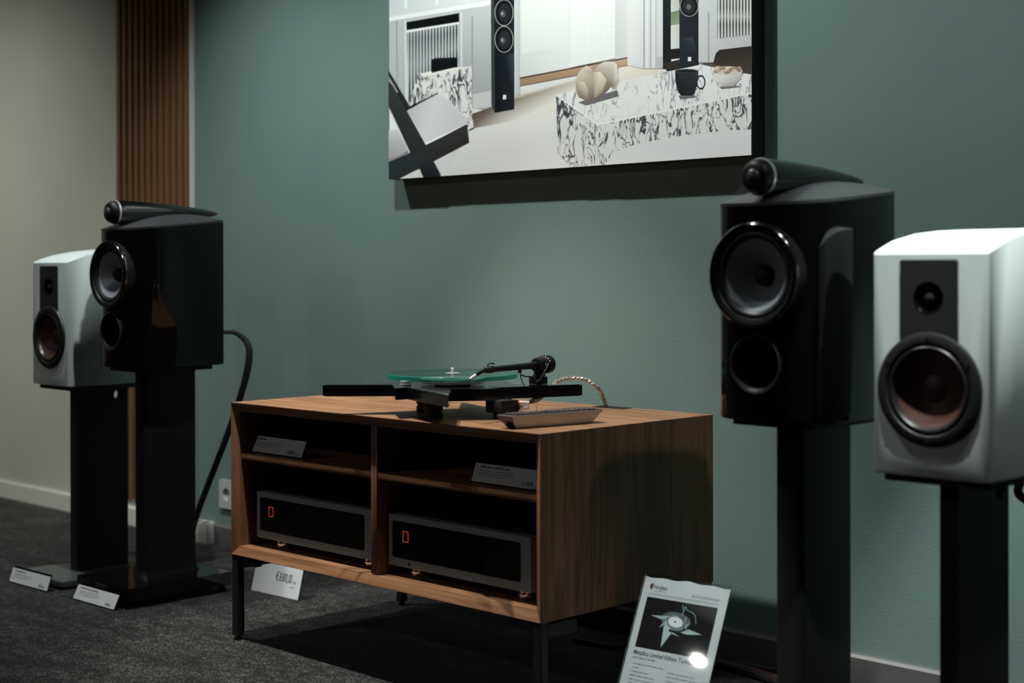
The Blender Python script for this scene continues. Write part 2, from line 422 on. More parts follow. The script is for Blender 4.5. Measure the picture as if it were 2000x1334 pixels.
# slat panel on the wall
sp = empty('slat_panel', (-1.49, 0, 0.092), 'vertical brown wood slat panel with white edge strip between cream and green wall', 'wall panel')
box('backing', (-0.235, -0.003, 0.0), (0.232, -0.0005, 2.70), 'felt', sp)
sl = None
for k in range(12):
    x0 = -0.2355+k*0.0393
    if sl is None:
        sl = box('slat', (0, -0.017, 0), (0.0235, -0.003, 2.70), 'slat', sp, 0.0012, 1); o = sl
    else:
        o = sl.copy(); COL.objects.link(o)
    o.location = (x0+0.004, 0, 0)
tr = box('edge_strip', (0.2345, -0.0165, -0.02), (0.2405, -0.0005, 2.70), 'trim', sp); tr['label'] = 'white edge strip'

# ------------------------------------------------------------------ framed photograph on the wall
PX0, PX1, PZ0, PZ1, PY = -0.191, 1.0585, 1.155, 1.985, -0.050
pic = empty('wall_picture', ((PX0+PX1)/2, 0, PZ0), 'large framed interior photograph with marble table and tower speakers on green wall', 'picture')
pcx = (PX0+PX1)/2
box('frame', (PX0-pcx, PY+0.002, 0.0), (PX1-pcx, -0.0005, PZ1-PZ0), 'matte', pic)
PRV, PRF, PRC, PRM = [], [], [], []
def zc(p):       # reading coordinates of the enlarged view -> position on the print
    q = (730+p[0]/2.5, p[1]/2.5)
    v = aty(q, PY); return v.x-pcx, v.z-PZ0
_lay = [0]
def pv(x, z):
    return min(max(x, PX0-pcx), PX1-pcx), min(max(z, 0), PZ1-PZ0)
def poly(pts, col, mat=0, k=0.95):
    _lay[0] += 1
    y = PY-0.000015*_lay[0]
    i0 = len(PRV)
    cols = col if isinstance(col, list) else [col]*len(pts)
    for p in pts:
        x, z = pv(*zc(p)); PRV.append((x, y, z))
    PRF.append(list(range(i0, i0+len(pts)))); PRM.append(mat)
    for c in cols:
        c = srgb(*c); g_ = k*(0.72+0.85*min(0.62, 0.3*c[0]+0.6*c[1]+0.1*c[2])); mu = 0.3*c[0]+0.6*c[1]+0.1*c[2]; PRC.append(tuple((0.75*v+0.25*mu)*g_ for v in c[:3])+(1,))
def ell(cx, cy, rx, ry, col, n=28):
    poly([(cx+rx*math.cos(2*math.pi*k/n), cy+ry*math.sin(2*math.pi*k/n)) for k in range(n)], col)
W1, W2, W3 = (206, 205, 201), (190, 192, 191), (176, 180, 180)
T = -900
poly([(0, T), (1900, T), (1900, 900), (0, 900)], [(196, 198, 196), (206, 205, 200), (212, 210, 206), (205, 204, 200)])
# left wall with window above the sill
poly([(40, T), (585, T), (585, -10), (40, 85)], [(172, 182, 184), (196, 200, 200), (205, 208, 206), (190, 196, 196)])
for gx in (150, 300, 450): poly([(gx, T), (gx+14, T), (gx+14, 60-gx*0.12), (gx, 62-gx*0.12)], (214, 214, 210))
poly([(40, 92), (585, -2), (585, 22), (40, 110)], (216, 215, 211))
poly([(40, 110), (585, 22), (585, 545), (40, 480)], [(176, 181, 181), (186, 188, 188), (160, 163, 163), (168, 172, 172)])
poly([(108, 100), (114, 99), (118, 480), (112, 482)], (150, 155, 155))
poly([(425, 60), (432, 58), (432, 520), (425, 520)], (205, 205, 203))
poly([(478, 80), (484, 79), (484, 440), (478, 440)], (150, 154, 155))
poly([(484, 460), (585, 440), (585, 520), (484, 535)], (190, 190, 187))
poly([(160, 108), (417, 64), (417, 108), (160, 154)], (16, 22, 24))
poly([(160, 156), (417, 116), (417, 330), (165, 520)], (44, 52, 55))
for k in range(17):
    x0 = 168+k*15.3; yt = 156-(x0-160)*0.155; yb = 515-(x0-165)*0.74
    poly([(x0-5, yt), (x0+5, yt-1), (x0+3.6, yt+40), (x0+5.5, (yt+yb)/2), (x0+3, yb-30), (x0+5, yb), (x0-5, yb), (x0-3, yb-30), (x0-5.5, (yt+yb)/2), (x0-3.6, yt+40)], (178, 183, 184))
poly([(160, 148), (417, 107), (417, 118), (160, 160)], (208, 208, 205))
poly([(150, 100), (160, 98), (166, 520), (156, 522)], (196, 198, 197))
# rug, floor
poly([(470, 560), (585, 520), (690, 465), (1240, 318), (1420, 345), (1420, 600), (690, 600), (480, 625)], [(96, 80, 66), (120, 98, 78), (214, 200, 180), (222, 208, 188), (214, 200, 182), (224, 220, 214), (216, 210, 202), (140, 118, 98)])
poly([(330, 870), (480, 628), (690, 590), (1100, 520), (1300, 900), (300, 900)], [(196, 194, 192), (206, 204, 200), (214, 210, 204), (216, 212, 207), (210, 208, 205), (198, 197, 196)])
poly([(60, 700), (480, 628), (345, 870), (60, 900)], (196, 195, 194))
# marble plinth and little box speaker
poly([(215, 362), (340, 335), (480, 324), (480, 350), (268, 372)], (214, 208, 200))
poly([(215, 362), (268, 372), (280, 560), (165, 530)], (1, 1, 1), 1)
poly([(268, 372), (480, 326), (480, 590), (275, 560)], (1, 1, 1), 1)
poly([(280, 292), (300, 284), (410, 280), (410, 326), (284, 356)], (30, 34, 40))
poly([(284, 300), (410, 284), (410, 326), (284, 356)], (20, 24, 30))
# left tower speaker
poly([(585, T*0.5), (685, T*0.5), (687, 534), (590, 551)], [(22, 30, 34), (26, 34, 40), (36, 44, 54), (22, 28, 34)])
poly([(571, T*0.5), (587, T*0.5), (592, 551), (575, 515)], (64, 72, 76))
for cy in (-330, -200, 62, 192):
    ell(637, cy, 46, 65, (180, 172, 164)); ell(637, cy, 43, 62, (22, 26, 30)); ell(640, cy+2, 30, 46, (42, 48, 54)); ell(632, cy+6, 13, 18, (84, 88, 96)); ell(628, cy+4, 6, 8, (150, 152, 156))
poly([(632, 464), (648, 463), (648, 485), (632, 486)], (214, 208, 204))
poly([(640, 270), (684, 262), (684, 400), (650, 400)], [(24, 30, 38), (66, 78, 92), (50, 60, 74), (24, 30, 40)])
# doorway and windows
poly([(687, T), (715, T), (715, 462), (690, 468)], [(202, 203, 201), (190, 192, 190), (180, 182, 182), (190, 192, 190)])
poly([(715, T), (962, T), (962, 332), (715, 382)], [(214, 214, 206), (216, 217, 208), (212, 214, 208), (198, 200, 198)])
poly([(722, T), (950, T), (950, 228), (722, 262)], [(220, 220, 208), (224, 223, 210), (214, 216, 208), (208, 210, 204)])
poly([(962, T), (1180, T), (1180, 285), (962, 330)], [(222, 222, 214), (226, 224, 216), (220, 221, 214), (218, 219, 214)])
for gx in (975, 1045, 1120): poly([(gx, T), (gx+6, T), (gx+6, 210), (gx, 220)], (226, 225, 220))
for gy in (-200, -60, 60, 160): poly([(965, gy), (1178, gy-20), (1178, gy-14), (965, gy+6)], (228, 227, 222))
poly([(1180, T), (1240, T), (1240, 285), (1180, 290)], [(206, 206, 203), (214, 213, 210), (206, 205, 203), (198, 198, 197)])
poly([(715, 384), (1240, 284), (1240, 320), (715, 420)], [(176, 138, 92), (206, 170, 126), (186, 150, 108), (170, 130, 86)])
poly([(715, 378), (1240, 279), (1240, 286), (715, 387)], (110, 86, 62))
poly([(1240, T), (1413, T), (1413, 334), (1316, 336), (1240, 318)], [(206, 206, 204), (208, 208, 206), (196, 197, 197), (190, 190, 190), (214, 212, 208)])
for gx, c in ((1318, 168), (1332, 214), (1350, 178), (1366, 212), (1376, 184)): poly([(gx, T), (gx+7, T), (gx+7, 330), (gx, 331)], (c, c, c))
poly([(1376, 280), (1413, 275), (1413, 332), (1376, 330)], (182, 184, 184))
# right tower speaker
poly([(1413, T*.5), (1452, T*.5), (1452, 330), (1414, 336)], [(34, 44, 50), (40, 50, 56), (30, 38, 44), (26, 32, 38)])
poly([(1452, T*.5), (1494, T*.5), (1494, 240), (1452, 244)], [(150, 168, 120), (140, 160, 104), (196, 196, 190), (204, 204, 200)])
poly([(1452, 60), (1494, 50), (1494, 118), (1452, 124)], [(116, 140, 82), (120, 146, 88), (140, 160, 112), (136, 156, 108)])
poly([(1452, 240), (1494, 236), (1494, 282), (1452, 286)], (40, 34, 30))
poly([(1414, 310), (1500, 290), (1500, 342), (1430, 345)], (62, 52, 46))
poly([(1492, T*.5), (1588, T*.5), (1588, 326), (1495, 340)], [(24, 32, 38), (28, 36, 44), (34, 42, 56), (40, 50, 64)])
for cy in (-360, -230, -100, 30):
    ell(1542, cy, 46, 52, (176, 168, 160)); ell(1542, cy, 43, 49, (22, 26, 30)); ell(1540, cy+2, 28, 34, (44, 50, 56)); ell(1540, cy+4, 11, 13, (110, 112, 118))
poly([(1536, 279), (1552, 278), (1552, 299), (1536, 300)], (214, 208, 204))
poly([(1500, 190), (1560, 178), (1580, 250), (1500, 262)], [(40, 52, 66), (64, 76, 92), (44, 54, 70), (36, 46, 60)])
# right radiator cover
poly([(1588, T), (1870, T), (1870, 300), (1588, 306)], [(204, 204, 202), (196, 197, 196), (180, 182, 182), (190, 191, 191)])
poly([(1680, T*.2), (1870, T*.2), (1870, 168), (1680, 190)], (86, 84, 82))
for k in range(12):
    x0 = 1687+k*15.5; yb = 190-(x0-1680)*0.11
    poly([(x0-5, T*.2), (x0+5, T*.2), (x0+4, 40), (x0+6, 80), (x0+3.5, 120), (x0+5, yb), (x0-5, yb), (x0-3.5, 120), (x0-6, 80), (x0-4, 40)], (196, 194, 190))
poly([(1634, 60), (1640, 60), (1640, 300), (1634, 302)], (160, 163, 163))
poly([(1660, 306), (1672, 262), (1690, 244), (1870, 222), (1870, 360), (1588, 308)], [(70, 56, 46), (58, 48, 40), (50, 42, 36), (54, 44, 38), (88, 70, 56), (120, 98, 80)])
# marble coffee table
poly([(893, 464), (1590, 318), (1870, 362), (1870, 452), (1096, 607)], (1, 1, 1), 2)
poly([(893, 464), (1096, 607), (1096, 830), (970, 830), (900, 746)], (1, 1, 1), 1)
poly([(1096, 607), (1870, 452), (1870, 800), (1096, 830)], (1, 1, 1), 1)
poly([(893, 462), (1096, 604), (1870, 449), (1870, 456), (1096, 612), (893, 469)], (222, 220, 216))
# rock, mug, bowl
poly([(1000, 500), (1190, 440), (1200, 470), (1040, 516)], (120, 118, 118))
poly([(986, 385), (1010, 345), (1040, 320), (1060, 330), (1075, 352), (1092, 318), (1130, 302), (1175, 300), (1192, 320), (1194, 372), (1200, 395), (1188, 440), (1172, 438), (1160, 425), (1130, 460), (1080, 482), (1040, 492), (1004, 476), (990, 440)],
     [(204, 192, 172)]*4+[(176, 160, 136)]*2+[(214, 202, 182)]*4+[(196, 182, 158)]*3+[(138, 120, 96)]*4+[(170, 152, 126)]*2)
poly([(990, 390), (1030, 400), (1050, 440), (1046, 490), (1004, 476), (990, 440)], [(190, 172, 144), (212, 198, 172), (188, 168, 138), (150, 130, 100), (140, 122, 96), (160, 142, 112)])
poly([(1075, 352), (1110, 350), (1140, 390), (1120, 450), (1080, 480)], [(196, 178, 150), (220, 206, 182), (204, 188, 160), (166, 146, 116), (170, 150, 122)])
poly([(1490, 468), (1560, 460), (1580, 476), (1500, 486)], (118, 120, 124))
hd = [(1600+36*math.cos(a*math.pi/12)*0.62, 402+36*math.sin(a*math.pi/12)) for a in range(24)]
hi = [(1600+27*math.cos(a*math.pi/12)*0.62, 402+28*math.sin(a*math.pi/12)) for a in range(24)]
for k in range(24): poly([hd[k], hd[(k+1) % 24], hi[(k+1) % 24], hi[k]], (40, 50, 56))
poly([(1474, 350), (1588, 345), (1586, 390), (1570, 455), (1556, 466), (1502, 466), (1490, 450), (1476, 400)], [(40, 52, 58), (58, 70, 76), (52, 64, 70), (36, 46, 52), (30, 38, 44), (30, 38, 44), (34, 42, 48), (38, 48, 54)])
for gy in (364, 376, 388, 400, 412, 424, 436): poly([(1480, gy), (1582, gy-3), (1582, gy), (1480, gy+3)], (26, 32, 36))
ell(1531, 347, 57, 10, (78, 88, 92)); ell(1531, 348, 50, 7, (26, 30, 34))
poly([(1690, 424), (1760, 414), (1790, 424), (1700, 434)], (126, 124, 122))
poly([(1662, 348), (1804, 344), (1794, 386), (1764, 420), (1706, 424), (1680, 396)], [(216, 210, 202), (204, 198, 190), (188, 182, 174), (170, 164, 156), (180, 174, 168), (208, 202, 194)])
ell(1733, 346, 71, 22, (200, 190, 178))
for k in range(34):
    cx, cy = 1670+random.random()*124, 326+random.random()*30
    ell(cx, cy, 9+random.random()*5, 6+random.random()*3, random.choice([(196, 168, 136), (178, 146, 112), (214, 190, 160), (160, 128, 98)]), 8)
# blurred white foreground
poly([(1130, 840), (1180, 740), (1300, 700), (1480, 668), (1700, 640), (1870, 630), (1870, 840)], [(212, 210, 208), (208, 206, 204), (205, 203, 202), (206, 205, 203), (206, 205, 204), (208, 206, 204), (206, 204, 203)])
# chair with crossed dark frame and white cushion
poly([(60, 640), (120, 632), (172, 738), (60, 790)], [(176, 176, 176), (186, 186, 186), (168, 168, 170), (150, 150, 152)])
poly([(60, 780), (175, 742), (60, 810)], (140, 140, 142))
poly([(160, 545), (318, 455), (345, 462), (470, 590), (462, 602), (245, 704)], [(172, 174, 176), (196, 196, 196), (204, 204, 203), (190, 190, 190), (184, 184, 185), (196, 196, 196)])
poly([(470, 590), (488, 584), (492, 622), (466, 634)], (204, 202, 200))
poly([(245, 704), (462, 602), (466, 608), (248, 712)], (228, 228, 226))
poly([(62, 345), (80, 350), (180, 520), (160, 540), (62, 372)], (40, 46, 48))
poly([(70, 392), (84, 384), (124, 450), (108, 460)], (150, 148, 142))
poly([(62, 420), (96, 420), (330, 850), (330, 870), (245, 870)], [(44, 50, 52), (56, 62, 64), (40, 46, 50), (30, 36, 38), (30, 36, 40)])
poly([(62, 792), (240, 720), (458, 606), (468, 690), (304, 776), (130, 880), (62, 885)], [(42, 52, 54), (50, 58, 60), (62, 60, 60), (52, 50, 50), (48, 50, 50), (44, 54, 56), (40, 50, 52)])
poly([(60, 400), (98, 420), (280, 748), (190, 760), (60, 520)], [(46, 52, 54), (58, 64, 66), (46, 52, 54), (44, 50, 52), (50, 56, 58)])
poly([(130, 884), (222, 826), (246, 868), (240, 884)], (196, 194, 192))
poly([(62, 640), (118, 634), (150, 690), (100, 700), (62, 700)], [(186, 186, 186), (188, 188, 188), (176, 176, 178), (172, 172, 174), (170, 170, 172)])
poly([(176, 522), (318, 452), (318, 458), (180, 530)], (24, 28, 30))
me = bpy.data.meshes.new('photo_print')
me.from_pydata(PRV, [], PRF); me.update()
ca = me.color_attributes.new('Col', 'FLOAT_COLOR', 'POINT')
for i, c in enumerate(PRC): ca.data[i].color = c
for mm in ('print', 'marble', 'marble_top'): me.materials.append(MAT[mm])
for p, i in zip(me.polygons, PRM): p.material_index = i
# all faces towards the room
for p in me.polygons:
    if p.normal.y > 0: p.flip()
pr = link('photo_print', me, None, pic, smooth=0)
pr['label'] = 'printed photograph of a bright living room'

# ------------------------------------------------------------------ cabinet
CW, YF, YB, Z0, Z1, TH, BV = 1.04, -0.724, -0.1715, 0.2075, 0.5772, 0.021, 0.012
cab = empty('media_cabinet', (CW/2, (YF+YB)/2, 0), 'low walnut media cabinet with four open compartments on black steel legs', 'cabinet')
cx0, cy0 = CW/2, (YF+YB)/2
def cab_panel(name, quad_outer, quad_inner, mat):
    """mitred panel: outer rectangle edge at YF, inner edge set back by BV; goes to YB"""
    bm = bmesh.new()
    (ax, az), (bx, bz) = quad_outer; (cx, cz), (dx, dz) = quad_inner
    P = [(ax, YF, az), (bx, YF, bz), (dx, YF+BV, dz), (cx, YF+BV, cz), (ax, YB, az), (bx, YB, bz), (dx, YB, dz), (cx, YB, cz)]
    v = [bm.verts.new((p[0]-cx0, p[1]-cy0, p[2])) for p in P]
    for f in ((0, 1, 2, 3), (4, 7, 6, 5), (0, 4, 5, 1), (3, 2, 6, 7), (0, 3, 7, 4), (1, 5, 6, 2)): bm.faces.new([v[i] for i in f])
    bmesh.ops.recalc_face_normals(bm, faces=bm.faces[:])
    e = [ed for ed in bm.edges if ed.verts[0].co.y == ed.verts[1].co.y and abs(ed.verts[0].co.y-(YF-cy0)) < 1e-6]
    bmesh.ops.bevel(bm, geom=e, offset=0.0012, segments=2, affect='EDGES')
    return from_bm(name, bm, mat, cab)
i0, i1, k0, k1 = TH, CW-TH, Z0+TH, Z1-TH
cab_panel('top_panel', ((0, Z1), (CW, Z1)), ((i0, k1), (i1, k1)), 'wood_x')
cab_panel('bottom_panel', ((0, Z0), (CW, Z0)), ((i0, k0), (i1, k0)), 'wood_x')
cab_panel('side_panel', ((0, Z0), (0, Z1)), ((i0, k0), (i0, k1)), 'wood_z')
cab_panel('side_panel', ((CW, Z0), (CW, Z1)), ((i1, k0), (i1, k1)), 'wood_z')
def cbox(name, lo, hi, mat, bevel=0.0):
    return box(name, (lo[0]-cx0, lo[1]-cy0, lo[2]), (hi[0]-cx0, hi[1]-cy0, hi[2]), mat, cab, bevel)
cbox('divider', (0.512, YF+BV+0.002, k0), (0.532, YB+0.012, k1), 'wood_z', 0.001)
cbox('shelf', (i0, YF+BV+0.004, 0.4391), (0.512, YB+0.012, 0.4541), 'wood_x', 0.0008)
cbox('shelf', (0.532, YF+BV+0.004, 0.4391), (i1, YB+0.012, 0.4541), 'wood_x', 0.0008)
cbox('back_panel', (i0, YB, k0), (i1, YB+0.010, k1), 'matte')
for sx in (0, 1):
    for sy in (0, 1):
        lx0 = 0.001 if sx == 0 else CW-0.023
        ly0 = YF+0.002 if sy == 0 else YB-0.024
        lx1, ly1 = lx0+0.022, ly0+0.022
        bm = bmesh.new()
        add_box(bm, (lx0-cx0, ly0-cy0, 0.011), (lx1-cx0, ly1-cy0, Z0-0.004), 0.0015, 1)
        # bracket arms along depth and width
        if sy == 0: add_box(bm, (lx0-cx0+0.001, ly1-cy0, Z0-0.034), (lx1-cx0-0.001, ly1-cy0+0.085, Z0-0.006), 0.0015, 1)
        else: add_box(bm, (lx0-cx0+0.001, ly0-cy0-0.085, Z0-0.034), (lx1-cx0-0.001, ly0-cy0, Z0-0.006), 0.0015, 1)
        if sx == 0: add_box(bm, (lx1-cx0, ly0-cy0+0.002, Z0-0.020), (lx1-cx0+0.075, ly1-cy0-0.002, Z0-0.006), 0.0015, 1)
        else: add_box(bm, (lx0-cx0-0.075, ly0-cy0+0.002, Z0-0.020), (lx0-cx0, ly1-cy0-0.002, Z0-0.006), 0.0015, 1)
        add_box(bm, (lx0-cx0+0.001, ly0-cy0+0.001, Z0-0.008), (lx1-cx0-0.001, ly1-cy0-0.001, Z0))
        leg = from_bm('leg', bm, 'steel_black', cab)
        lathe('foot', [(0, 0), (0.009, 0), (0.010, 0.002), (0.010, 0.006), (0.006, 0.007), (0.006, 0.0115), (0, 0.0115)], ((lx0+lx1)/2-cx0, (ly0+ly1)/2-cy0, 0), 'rubber', leg, (0, 0, 1), 16)
# cable outlet let into the top
gx0, gx1, gy0, gy1 = 0.722, 0.812, -0.2130, -0.1775
bm = bmesh.new()
add_box(bm, (gx0-cx0, gy0-cy0, Z1), (gx1-cx0, gy0-cy0+0.004, Z1+0.0012)); add_box(bm, (gx0-cx0, gy1-cy0-0.004, Z1), (gx1-cx0, gy1-cy0, Z1+0.0012))
add_box(bm, (gx0-cx0, gy0-cy0+0.004, Z1), (gx0-cx0+0.004, gy1-cy0-0.004, Z1+0.0012)); add_box(bm, (gx1-cx0-0.004, gy0-cy0+0.004, Z1), (gx1-cx0, gy1-cy0-0.004, Z1+0.0012))
add_box(bm, (gx0-cx0+0.004, gy0-cy0+0.004, Z1), (gx1-cx0-0.004, gy1-cy0-0.004, Z1+0.0005))
from_bm('cable_outlet', bm, 'satin', cab)

# ------------------------------------------------------------------ amplifiers
def amplifier(x0, label, jack, title):
    a = empty('amplifier', (x0+0.2175, -0.684, 0.2285), label, 'amplifier', 'amplifiers in the lower compartments')
    hw, zb, zt = 0.2175, 0.0225, 0.1340
    box('body', (-hw+0.008, 0.022, zb+0.002), (hw-0.008, 0.375, zt-0.002), 'matte', a, 0.002)
    # aluminium front frame with a rounded window
    holed('front_frame', [rrect(-hw, zb, hw, zt, 0.004), rrect(-hw+0.012, zb+0.018, hw-0.028, zt-0.013, 0.007)[::-1]], 0.024, 'amp_grey', a, Matrix.Translation((0, 0.012, 0)) @ UP)
    box('side_cheek', (hw-0.004, 0.026, zb+0.001), (hw+0.006, 0.05, zt-0.001), 'amp_grey', a, 0.003)
    for k, (u0, u1) in enumerate(((-hw+0.0125, -0.125), (-0.1245, 0.085), (0.0855, hw-0.0285))):
        box('front_panel', (u0, 0.0015, zb+0.0185), (u1, 0.022, zt-0.0135), 'gloss' if (k == 1 and jack) else 'satin', a, 0.0006, 1)
    ex, ez, ew, eh = -0.171, 0.077, 0.018, 0.024
    holed('emblem_frame', [[(ex, ez), (ex+ew, ez), (ex+ew, ez+eh), (ex, ez+eh)], [(ex+.0018, ez+.0018), (ex+.0018, ez+eh-.0018), (ex+ew-.0018, ez+eh-.0018), (ex+ew-.0018, ez+.0018)]], 0.0006, 'red', a, Matrix.Translation((0, 0.0012, 0)) @ UP)
    text('emblem_lettering', 'NAD', 0.0085, 'ink_grey', a, Matrix.Translation((ex+0.0024, 0.0012, ez+0.0150)) @ UP, 0.78)
    # sunken vents in the lid
    for r_ in range(3):
        for c_ in range(4):
            vx, vy = -0.105+c_*0.085, 0.095+r_*0.085
            bm = bmesh.new()
            o_ = rrect(vx-0.030, vy-0.028, vx+0.030, vy+0.028, 0.006, 3); i_ = rrect(vx-0.024, vy-0.022, vx+0.024, vy+0.022, 0.004, 3)
            A = [bm.verts.new((x, y, zt-0.002)) for x, y in o_]; B = [bm.verts.new((x, y, zt)) for x, y in o_]
            C = [bm.verts.new((x, y, zt)) for x, y in i_]; D = [bm.verts.new((x, y, zt-0.0018)) for x, y in i_]
            n = len(o_)
            for P_, Q_ in ((A, B), (B, C), (C, D)):
                for q in range(n): bm.faces.new((P_[q], P_[(q+1) % n], Q_[(q+1) % n], Q_[q]))
            bm.faces.new(D)
            from_bm('vent', bm, 'gloss', a)
    for fx in (-0.165, 0.165):
        for fy in (0.045, 0.33):
            lathe('foot', [(0, 0), (0.020, 0), (0.022, 0.002), (0.022, 0.010), (0.019, 0.012), (0.019, 0.0235), (0, 0.0235)], (fx, fy, 0), 'chrome', a, (0, 0, 1), 24)
    if jack:
        bm = bmesh.new(); add_lathe(bm, [(0.0022, -0.004), (0.0022, 0.0006), (0.0042, 0.0006), (0.0044, -0.001)], (-0.148, 0, 0.0315), seg=20)
        j = from_bm('headphone_jack', bm, 'chrome', a)
        lathe('jack_hole', [(0, -0.0002), (0.0022, -0.0002)], (-0.148, -0.0002, 0.0315), 'matte', j, seg=16)
    return a
amplifier(0.052, 'grey and black amplifier in the compartment next to the slat wall side, without headphone socket', False, '')
amplifier(0.5405, 'grey and black amplifier with a round headphone socket below its glossy display', True, '')

# ------------------------------------------------------------------ price tags
def bars(bm, x0, y0, length, h, seed, gap=0.35):
    rnd = random.Random(seed); x = x0
    while x < x0+length:
        wl_ = h*(1.6+rnd.random()*4.0); wl_ = min(wl_, x0+length-x)
        if wl_ < h*0.6: break
        n = max(1, int(wl_/(h*0.62)))
        for k in range(n):       # letter-like strokes
            hh = h*(0.62 if rnd.random() < 0.6 else 1.0)
            a, b_ = x+k*wl_/n, x+(k+0.72)*wl_/n
            vs = [bm.verts.new(p) for p in ((a, y0, 0), (b_, y0, 0), (b_, y0+hh, 0), (a, y0+hh, 0))]
            bm.faces.new(vs)
        x += wl_+h*gap*1.6
def price_tag(loc, label, lean, price=None, rz=0.0, seed=1, lines=3, big=False, width=0.21, height=0.049, title_len=0.06):
    t = empty('price_tag', loc, label, 'price tag', 'acrylic price tags', rz)
    # local: bottom edge centred on the origin, leaning back by 'lean'
    R = Matrix.Rotation(-lean, 4, 'X') @ UP
    def flat(x0, y0, x1, y1, depth, off, name, mat):
        bm = bmesh.new(); add_box(bm, (x0, y0, off), (x1, y1, off+depth)); bm.transform(R)
        return from_bm(name, bm, mat, t)
    hw = width/2
    flat(-hw+0.002, 0.0035 if not big else 0.001, hw-0.002, height-(0.006 if not big else 0.001), 0.0006, 0.0, 'card', 'paper')
    flat(-hw, 0.0, hw, height, 0.0016, -0.0018, 'acrylic_back', 'acrylic')
    # foot plate lying on the ground behind
    bm = bmesh.new(); add_box(bm, (-hw, 0.0015, 0.0), (hw, 0.028 if not big else 0.07, 0.002)); from_bm('acrylic_foot', bm, 'acrylic', t)
    o = 0.0009
    T_ = R @ Matrix.Translation((0, 0, o))
    bm = bmesh.new()
    if not big:
        bars(bm, -hw+0.020, height-0.0145, title_len, 0.0042, seed, 0.2)
        me = bpy.data.meshes.new('title_print'); bm.transform(T_); bm.to_mesh(me); bm.free(); link('title_print', me, 'ink', t, smooth=0)
        bm = bmesh.new()
        for k in range(lines): bars(bm, -hw+0.020, height-0.0215-k*0.0052, 0.098-(0.03 if k == lines-1 else 0)*random.random(), 0.0021, seed*7+k)
        me = bpy.data.meshes.new('small_print'); bm.transform(T_); bm.to_mesh(me); bm.free(); link('small_print', me, 'ink_grey', t, smooth=0)
        if price:
            text('price_lettering', price, 0.0125, 'ink', t, R @ Matrix.Translation((hw-0.066, 0.0085, o)), 0.62, 'LEFT', 0.0001)
            bm = bmesh.new(); bars(bm, hw-0.024, 0.0085, 0.008, 0.0035, seed+5, 0.1); bars(bm, hw-0.034, 0.004, 0.012, 0.002, seed+6, 0.1)
            me = bpy.data.meshes.new('unit_print'); bm.transform(T_); bm.to_mesh(me); bm.free(); link('unit_print', me, 'ink', t, smooth=0)
        else:
            bm = bmesh.new(); bars(bm, hw-0.050, 0.0085, 0.034, 0.0085, seed+3, 0.1)
            me = bpy.data.meshes.new('price_print'); bm.transform(T_); bm.to_mesh(me); bm.free(); link('price_print', me, 'ink_grey', t, smooth=0)
    else:
        text('price_lettering', price, 0.034, 'ink_green', t, R @ Matrix.Translation((-0.006, 0.041, o)), 0.46, 'LEFT', 0.0004)
        text('unit_lettering', '/Paar', 0.011, 'ink_green', t, R @ Matrix.Translation((0.068, 0.041, o)), 0.62)
        bm = bmesh.new(); bars(bm, 0.058, 0.029, 0.022, 0.003, 4)
        me = bpy.data.meshes.new('small_print'); bm.transform(T_); bm.to_mesh(me); bm.free(); link('small_print', me, 'ink_grey', t, smooth=0)
    return t
price_tag((0.1234, -0.683, 0.4541), 'price card with short title on shelf above the amplifier without headphone socket', 0.40, '\u20ac 4.200,00', seed=3, title_len=0.034)
price_tag((0.8960, -0.6745, 0.4541), 'price card with long title on shelf above the amplifier with headphone socket', 0.37, '\u20ac 6.700,00', seed=5, title_len=0.085)
price_tag((-0.581, -0.766, 0.0), 'white price card on the carpet in front of glossy black speaker stand base', 0.45, None, 0.015, seed=8, title_len=0.09)
price_tag((-0.921, -0.777, 0.0), 'white price card on the carpet in front of grey speaker stand base', 0.33, None, 0.035, seed=9, title_len=0.06)
price_tag((-0.33, -0.353, 0.0), 'large 8.800 euro price card standing on the carpet behind a cabinet leg', 0.25, '\u20ac 8.800,00', 0.05, big=True, width=0.205, height=0.085)

